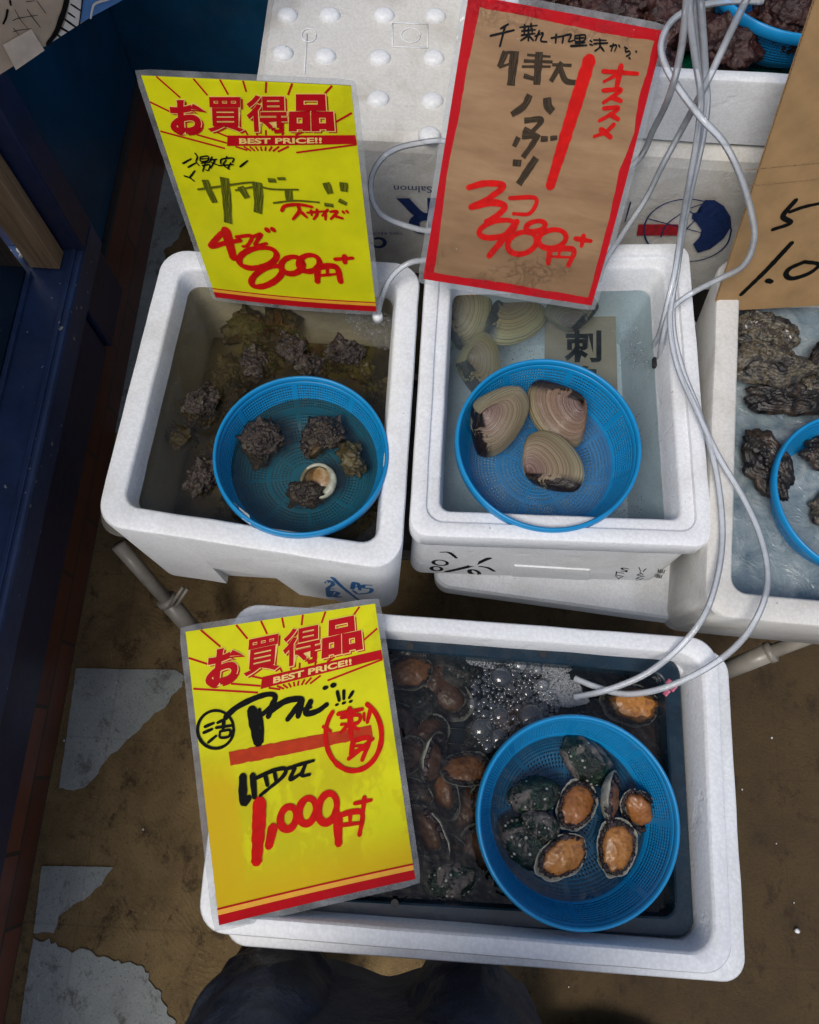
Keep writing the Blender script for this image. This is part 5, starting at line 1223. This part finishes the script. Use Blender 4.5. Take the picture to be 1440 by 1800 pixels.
# cardboard sign in the oyster box
zD = lambda x, y: (x/3.2143+1160, y/3.2143)
c0_ = P(1297, 545, .585); c1_ = c0_+Vector((.30, .004, 0)); vdir = ray_plane(1434, 0, c0_, Vector((0, .955, -.297))) - c0_
topl = c0_+vdir
frK = Frame(topl, (1, .012, 0), -vdir); 
eK = tag(frame_root('cardboard_sign', frK), 'brown corrugated cardboard sign with black figures leaning in the oyster box', 'price sign')
hK = vdir.length; V = []; hinge = []
for z in (0, -.004):
    for (x, y) in ((0, 0), (.34, 0), (.34, hK), (0, hK)): V.append((x, -y, z))
brd = mesh('board', V, [(0, 3, 2, 1), (4, 5, 6, 7), (1, 2, 6, 5), (0, 1, 5, 4), (2, 3, 7, 6)], M['cardboard'], eK)
mb = MB(); nfl = 120
mb.add([(-.0004, 0, 0), (-.0004, -hK, 0), (-.0004, -hK, -.004), (-.0004, 0, -.004)], [(0, 1, 2, 3)]); flu = mb.build('fluted_edge', M['flute'], brd)
mb = MB()
for z in (.0000, -.0040):
    mb.tube([(-.0004, 0, z), (-.0004, -hK, z)], .0006, 6)
mb.tube([(-.0004, -hK*i/160, -.002+.0014*(1 if i % 2 else -1)) for i in range(161)], .0004, 5); mb.build('flute_line', M['cardboard'], brd)
strokes('crease', frK, [([(560, 945), (900, 950), (1400, 955)], 5), ([(560, 1040), (900, 1045), (1400, 1050)], 4)], M['flute'], zD, .0004, eK)
strokes('black_figures', frK, [([(855, 1150), (790, 1235), (835, 1280), (738, 1308)], 26), ([(825, 1216), (900, 1196), (990, 1185)], 20), ([(850, 1397), (720, 1540), (588, 1668)], 27), ([(728, 1600), (754, 1612)], 26), ([(930, 1515), (850, 1545), (832, 1580), (870, 1605), (960, 1585), (1010, 1540), (930, 1515)], 24)], M['ink_black'], zD, .0008, eK)

# pen marks on the foam box fronts
def front_frame(q, zt, zb, tap, shift=0):
    a, b = q[3], q[2]; u = Vector((b.x-a.x, b.y-a.y, 0)).normalized(); v = Vector((0, 0, -1)); inn = Vector((-u.y, u.x, 0))
    if inn.y < 0: inn = -inn
    v = (v*(zt-zb)+inn*tap).normalized(); return Frame(Vector((a.x, a.y, zt))+inn*shift, u, v)
def frame_print(fr, parent, fn):
    d = fn(fr); world_prints(fr, d, parent); return d
z6 = lambda x, y: (x/2.3226+140, y/2.3226+880); z7 = lambda x, y: (x/2.4+700, y/2.4+900)
fA = front_frame(A_Q, .60, .338, .008)
fA.obj = boxA
drape(world_prints(fA, strokes('blue_pen_mark', fA, [([(1032, 308), (1075, 350), (1138, 400)], 6), ([(1006, 332), (1022, 322), (1036, 336), (1018, 352), (1040, 356)], 5), ([(1014, 352), (1016, 388)], 5), ([(1020, 388), (1032, 366), (1056, 372), (1040, 388), (1068, 388)], 5), ([(1114, 356), (1122, 330), (1138, 334), (1146, 360)], 5), ([(1118, 348), (1144, 346)], 4), ([(1192, 340), (1162, 340), (1162, 352), (1192, 354), (1186, 370), (1150, 376)], 5), ([(1118, 362), (1136, 376), (1150, 376)], 4)], M['ink_blue'], z6, .0016, boxA), boxA), boxA)
fB = front_frame(B_Q, .56, .392, .006, .0048); fB.obj = boxB
drape(world_prints(fB, strokes('black_pen_mark', fB, [([(180, 165), (215, 167), (246, 190)], 6), (ell(178, 210, 30, 11, 5), 5), (ell(162, 235, 22, 9, 5), 5), ([(205, 248), (300, 225), (385, 190)], 9), ([(345, 225), (378, 231), (406, 246)], 6), (ell(322, 251, 22, 10, 20), 6), (ell(272, 270, 15, 7, 10), 6), ([(1142, 345), (1176, 343)], 8)], M['ink_black'], z7, .0014, boxB), boxB), boxB)
def rq(cx_, cy_, w_, h_, ang):
    r = R(ang); ux, uy = math.cos(r), math.sin(r); return [(cx_+sx*w_/2*ux-sy*h_/2*uy, cy_+sx*w_/2*uy+sy*h_/2*ux) for sx, sy in ((-1, -1), (1, -1), (1, 1), (-1, 1))]
gl = []
for body, pos in (('ハマグリ', [(1030, 240), (1024, 258), (1018, 275), (1010, 292)]), ('5コ入り', [(955, 240), (935, 258), (930, 275), (990, 295)]), ('原産地', [(1110, 245), (1098, 268), (1080, 292)])):
    for ch, (x, y) in zip(body, pos): gl.append((ch, fq(fB, z7, rq(x, y, 36, 17, 190)), .01))
drape(world_prints(fB, text_quad('stamped_text', fB, gl, M['ink_black'], .0013, boxB), boxB), boxB)
# moulded grip recess on the front of box B
gq = [ray_plane(*z7(*p), fB.o, fB.n) for p in ((490, 222), (810, 240), (805, 312), (470, 290))]
V = []
for j_ in range(5):
    for i_ in range(21): V.append(gq[0].lerp(gq[1], i_/20).lerp(gq[3].lerp(gq[2], i_/20), j_/4))
grip = drape(mesh('moulded_grip', V, [(j_*21+i_, j_*21+i_+1, (j_+1)*21+i_+1, (j_+1)*21+i_) for j_ in range(4) for i_ in range(20)], M['styro_clean'], boxB), boxB, .0)
md = grip.modifiers.new('t', 'SOLIDIFY'); md.thickness = .0046; md.offset = 0; bevel(grip, .0015, 2, 50)

# old sign sunk in box B
frS = Frame(P(958, 520, .486), (1, 0.0, 0), (0, -1, 0)); eS = tag(frame_root('sunken_sign', frS), 'old brown paper sign with black brush characters lying under the clear water', 'sign')
sheet('paper', frS, 0, -.03, .105, .265, M['kraft_old'], 0, 0, eS)
zE = lambda x, y: (x/3.4286+780, y/3.4286+480)
text_quad('characters', frS, [('刺', fq(frS, zE, [(728, 345), (950, 345), (950, 540), (728, 540)]), .03), ('身', fq(frS, zE, [(740, 560), (960, 560), (960, 760), (740, 760)]), .03)], M['ink_black'], .001, eS)
def black_square(px, py, z, lab):
    mb = MB(); c = P(px, py, z); mb.box(c-Vector((.006, .007, .004)), c+Vector((.006, .007, .004))); tag(bevel(mb.build('suction_clip', M['dark']), .001), lab, 'clip', 'small dark clips at the wall of the clam box')
black_square(1155, 638, .553, 'small black clip at the right wall beside the bubbles'); black_square(1160, 862, .52, 'small dark clip sunk near the front right corner of the clam box')
mb = MB()
for (x, y, s) in ((1172, 1202, .005), (1180, 1214, .006), (1168, 1222, .006)):
    c = P(x, y, .567); mb.tube([c, c+Vector((s*.8, s, .002))], s*.5, 6, True, .3)
tag(mb.build('torn_label', M['pink']), 'torn pink and white label scrap on the tray flange', 'label scrap')

# ------------------------------------------------------------ air tubes
def air_tube(pts, label, r=.0037, end=None, name='air_tube'):
    W_ = [P(x, y, z) for x, y, z in pts]; mb = MB(); L = catmull(W_, .008); mb.tube(L, r, 14, False)
    o = mb.build(name, M['tube'], None, True); tag(o, label, 'air tube', 'clear air tubes feeding the boxes'); return o
air_tube([(1210, -60, .98), (1207, 0, .95), (1197, 90, .90), (1178, 165, .85), (1150, 225, .78), (1112, 290, .715), (1000, 340, .685), (900, 300, .69), (800, 252, .715), (735, 252, .725), (678, 272, .73), (652, 320, .70), (668, 375, .68), (735, 403, .66), (790, 410, .645), (800, 440, .64), (762, 455, .645), (720, 462, .65), (690, 485, .635), (672, 520, .61), (662, 566, .572)],
         'air tube that loops left behind the kraft sign and drops into the turban shell box')
air_tube([(1214, -60, .98), (1212, 20, .94), (1222, 100, .90), (1232, 170, .86), (1226, 240, .82), (1212, 320, .77), (1198, 400, .70), (1188, 470, .655), (1172, 540, .625), (1160, 585, .59), (1150, 606, .555)],
         'air tube ending at the bubbles in the clam box')
air_tube([(1230, -60, .99), (1232, 0, .95), (1238, 90, .90), (1240, 160, .86), (1228, 250, .81), (1208, 350, .73), (1192, 440, .665), (1184, 510, .632), (1184, 580, .622), (1200, 650, .62), (1228, 722, .618), (1250, 790, .615), (1264, 860, .612), (1270, 940, .61), (1262, 1010, .62), (1240, 1078, .63), (1200, 1132, .615), (1140, 1182, .59), (1070, 1212, .57), (1010, 1226, .552)],
         'air tube ending in the front froth, the left one of the pair')
air_tube([(1340, -50, .98), (1312, 0, .95), (1278, 70, .91), (1240, 150, .87), (1200, 225, .80), (1165, 290, .745), (1135, 350, .69), (1095, 410, .645), (1060, 470, .60), (1050, 530, .50)],
         'air tube slanting down left from the top and passing behind the kraft sign')
air_tube([(1228, -60, .985), (1222, 10, .94), (1228, 90, .895), (1243, 165, .858), (1236, 240, .815), (1216, 330, .755), (1200, 410, .69), (1190, 480, .642), (1178, 560, .628), (1190, 640, .622), (1222, 715, .620), (1262, 800, .616), (1305, 872, .612), (1336, 940, .612), (1350, 1010, .62), (1338, 1070, .63), (1300, 1130, .625), (1240, 1176, .612), (1165, 1210, .595), (1100, 1220, .572), (1050, 1208, .558), (1010, 1192, .550)],
         'air tube bowing widest to the right over the oyster box')
air_tube([(1340, 2, .86), (1285, 2, .865), (1225, 12, .87), (1180, 38, .87), (1162, 80, .865), (1172, 120, .86), (1200, 165, .855), (1235, 210, .855), (1272, 250, .84), (1300, 305, .81), (1320, 370, .77), (1326, 420, .735), (1308, 466, .695), (1265, 490, .66), (1215, 516, .628), (1180, 545, .625), (1166, 590, .60), (1160, 630, .56), (1158, 650, .53)],
         'air tube curving over the green sheet and bending round beside the cardboard sign')
mb = MB(); a = P(664, 560, .575)
mb.tube([a, a+Vector((0, 0, .012))], [.0075, .006], 16); tag(mb.build('air_stone', M['styro_clean'], None, True), 'pale round air stone bubbling in the turban shell box', 'air stone')

# ------------------------------------------------------------ bubbles and froth
def bubbles(name, region, n, rmin, rmax, z, mt, label, seed, squash=.8, power=2.5, sub=2, ov=.86):
    rnd = random.Random(seed); mb = MB(); placed = []
    for t in range(n*12):
        if len(placed) >= n: break
        cx_, cy_, rx, ry, rot = rnd.choice(region); a, q = rnd.uniform(0, 2*PI), math.sqrt(rnd.random()); x, y = rx*q*math.cos(a), ry*q*math.sin(a); rr_ = R(rot)
        c = P(cx_+x*math.cos(rr_)-y*math.sin(rr_), cy_+x*math.sin(rr_)+y*math.cos(rr_), z); r = rmin+(rmax-rmin)*rnd.random()**power
        if any((c-p).length < (r+s)*ov for p, s in placed): continue
        placed.append((c, r))
    for c, r in placed:
        sb = 3 if r > .004 else sub; bm = bmesh.new(); bmesh.ops.create_icosphere(bm, subdivisions=sb, radius=r)
        mb.add([c+Vector((v.co.x, v.co.y, max(v.co.z, 0)*squash)) for v in bm.verts], [tuple(v.index for v in f_.verts) for f_ in bm.faces]); bm.free()
    return tag(mb.build(name, mt, None, True), label, 'bubbles', kind='stuff')
bubble_skin(M['froth'], .9, 1.2, .12)
bubbles('bubbles', [(865, 1230, 38, 62, 0), (900, 1195, 60, 32, 0), (880, 1275, 32, 38, -30), (935, 1240, 45, 40, 0), (860, 1290, 20, 26, 0)], 300, .0022, .0170, .549, M['bubble'], 'clear bubbles large and small floating in the front tray', 3, .55, 2.6, 3, .72)
bubbles('froth', [(905, 1168, 85, 12, 4), (960, 1172, 50, 14, 0), (970, 1200, 34, 16, -20), (985, 1228, 38, 14, 8), (1000, 1215, 24, 20, 0), (1010, 1232, 26, 8, 0)], 3400, .0004, .0012, .5485, M['froth'], 'fine white froth where the air tubes end in the front tray', 4, .9, 2, 1, .55)
bubbles('bubbles', [(655, 572, 42, 30, 20), (672, 590, 24, 24, 0), (622, 556, 14, 14, 0)], 420, .0007, .0042, .5675, M['bubble'], 'clear bubbles round the air stone in the turban shell box', 5, .8, 2.2)
bubbles('bubbles', [(1112, 600, 14, 42, -10), (1120, 625, 20, 24, 0), (1100, 590, 12, 12, 0)], 190, .0006, .0032, .5495, M['bubble'], 'clear bubbles at the right side of the clam box', 6, .8, 2.2)
rnd = random.Random(9); mb = MB()
for t in range(230):
    x, y = rnd.choice([(900, 610), (940, 625), (1090, 900), (1130, 880), (1110, 640), (1150, 740), (1000, 925), (1150, 915), (1125, 780)]); c = P(x+rnd.gauss(0, 22), y+rnd.gauss(0, 14), .4835)
    a = rnd.uniform(0, PI); l = rnd.uniform(.0006, .0026); mb.tube([c, c+Vector((math.cos(a)*l, math.sin(a)*l, .0002))], .0004, 5)
tag(mb.build('grit', M['dark']), 'dark grit lying on the white floor of the clam box', 'grit', kind='stuff')

# ------------------------------------------------------------ poster at the top left
pl = P(24, 116, .86); pr_ = P(212, -3, .86); u = (pr_-pl); u.z = 0; u.normalize()
frP = Frame(pl, u, (0, 0, -1)); eP = tag(frame_root('poster', frP), 'hand drawn tan and blue poster with black outlines at the top left', 'poster')
mb = MB(); mb.add([(-.02, 0, -.003), (.30, 0, -.003), (.30, .42, -.003), (-.02, .42, -.003), (-.02, 0, -.014), (.30, 0, -.014), (.30, .42, -.014), (-.02, .42, -.014)], [(0, 1, 2, 3), (4, 7, 6, 5), (0, 4, 5, 1), (1, 5, 6, 2), (2, 6, 7, 3), (3, 7, 4, 0)]); mb.build('board', M['navy_dark'], eP)
zp = lambda x, y: (x/6, y/6)
mesh('sheet', [(-.02, 0, 0), (.30, 0, 0), (.30, .42, 0), (-.02, .42, 0)], [(0, 1, 2, 3)], M['poster_tan'], eP)
polypx('white_area', frP, [zp(*p) for p in ((745, -40), (870, -40), (850, 120), (825, 262), (470, 492), (590, 400), (660, 300), (700, 180))], M['poster_white'], .0004, eP)
polypx('blue_area', frP, [zp(*p) for p in ((880, -60), (1500, -100), (1290, 0), (840, 243), (850, 120))], M['poster_blue'], .0004, eP)
strokes('outline', frP, [([(705, -40), (680, 80), (640, 200), (590, 330), (500, 462)], 60), ([(868, -40), (855, 90), (832, 255)], 16), ([(745, 40), (850, 110)], 16), ([(715, 130), (785, 178)], 16), ([(680, 200), (800, 285)], 20), ([(640, 290), (720, 335)], 20), ([(600, 360), (640, 390)], 16), ([(75, 100), (60, 180), (30, 245)], 26), ([(130, 212), (200, 185), (390, 155)], 7), ([(280, 90), (330, 165), (420, 283)], 7), ([(150, 95), (210, 200), (290, 300)], 6), ([(135, 330), (200, 312), (325, 297)], 7), ([(380, 0), (478, 135)], 7), ([(100, 0), (110, 50)], 22), ([(270, 12), (360, 2)], 7), ([(135, 290), (192, 362)], 6)], M['ink_black'], zp, .0008, eP)
strokes('white_line', frP, [([(1150, -20), (1000, 30), (965, 100), (950, 185)], 26)], M['poster_white'], zp, .0009, eP)
polypx('masking_tape', frP, [zp(*p) for p in ((20, 465), (320, 298), (462, 522), (160, 730))], M['tape_cream'], .0016, eP)

# ------------------------------------------------------------ the person at the bottom edge
pm = MB()
def person():
    vs = [(0, -.50, .80), (0, -.46, 1.00), (0, -.46, 1.20),
          (-.115, -.44, .76), (-.130, -.26, .44), (-.125, -.34, .24), (-.125, -.44, .06),
          (.115, -.44, .76), (.105, -.26, .44), (.16, -.36, .24), (.24, -.43, .06)]
    es = [(0, 1), (1, 2), (0, 3), (3, 4), (4, 5), (5, 6), (0, 7), (7, 8), (8, 9), (9, 10)]
    rs = [.15, .15, .17, .105, .082, .062, .045, .105, .082, .062, .045]
    me = bpy.data.meshes.new('person'); me.from_pydata(vs, es, []); o = bpy.data.objects.new('person', me); COL.objects.link(o)
    md = o.modifiers.new('skin', 'SKIN'); 
    for i, r in enumerate(rs): me.skin_vertices[0].data[i].radius = (r, r*.9)
    me.skin_vertices[0].data[0].use_root = True
    o.modifiers.new('sub', 'SUBSURF').levels = 4; o.modifiers['sub'].render_levels = 4
    bpy.context.view_layer.update(); m2 = bpy.data.meshes.new_from_object(o.evaluated_get(bpy.context.evaluated_depsgraph_get())); o.modifiers.clear(); o.data = m2
    for v in m2.vertices:
        q = v.co; n_ = noise.noise(Vector((q.x*9, q.y*9, q.z*16)))*.010+abs(noise.noise(Vector((q.x*22, q.y*22, q.z*30))))*.007; v.co = q+v.normal*(n_+.012*(1-abs(noise.noise(Vector((q.x*14+3*q.z, q.y*9, q.z*20))))*2)**3*.5+.005*abs(noise.noise(Vector((q.x*40, q.y*25, q.z*60)))))
    for p in m2.polygons: p.use_smooth = True
    m2.materials.clear(); m2.materials.append(M['cloth']); return o
pe = tag(person(), 'person in creased dark navy trousers and black shoes at the bottom edge', 'person')
V, Fc = [], []                                                            # draped coat hem between the knees
for i in range(41):
    a = -1+2*i/40
    for j in range(13):
        t = j/12; wdt = .215+.02*t; x = wdt*a; y = -.235-.10*(a*a)*(1-.2*t)-.10*t*(.6)+.010*noise.noise(Vector((a*4, t*3, 1))); z = .40+.42*t+.008*noise.noise(Vector((a*7, t*2, 4))); V.append(Vector((x, y-.012*math.cos(a*9), z)))
for i in range(40):
    for j in range(12): Fc.append((i*13+j, (i+1)*13+j, (i+1)*13+j+1, i*13+j+1))
coat = mesh('coat', V, Fc, M['cloth'], pe, True); md = coat.modifiers.new('t', 'SOLIDIFY'); md.thickness = .004
def shoe(cx_, cy_, rz, mt):
    V, Fc = [], []; n1, n2 = 22, 20
    for i in range(n1+1):
        t = i/n1; w_ = .042*(math.sin(PI*min(1, .12+t*.88))**.45)*(1+.25*t)*(.92 if t < .5 else 1); h = .055*(1-t)**.6+.038+(.045 if t < .3 else 0)*(1-t/.3 if t < .3 else 0)
        if i in (0, n1): w_ *= .35; h *= .6
        for k in range(n2):
            a = 2*PI*k/n2; V.append(Vector((t*.27-.06, w_*math.cos(a), max(0.002, h*.5+h*.5*math.sin(a)))))
    for i in range(n1):
        for k in range(n2): Fc.append((i*n2+k, i*n2+(k+1) % n2, (i+1)*n2+(k+1) % n2, (i+1)*n2+k))
    Fc += [tuple(range(n2)), tuple(n1*n2+k for k in range(n2))]
    o = mesh('shoe', V, Fc, mt, pe, True); o.location = (cx_, cy_, .0); o.rotation_euler = (0, 0, rz); return o
shoe(.26, -.425, R(2), M['leather']); shoe(-.125, -.47, R(120), M['leather'])
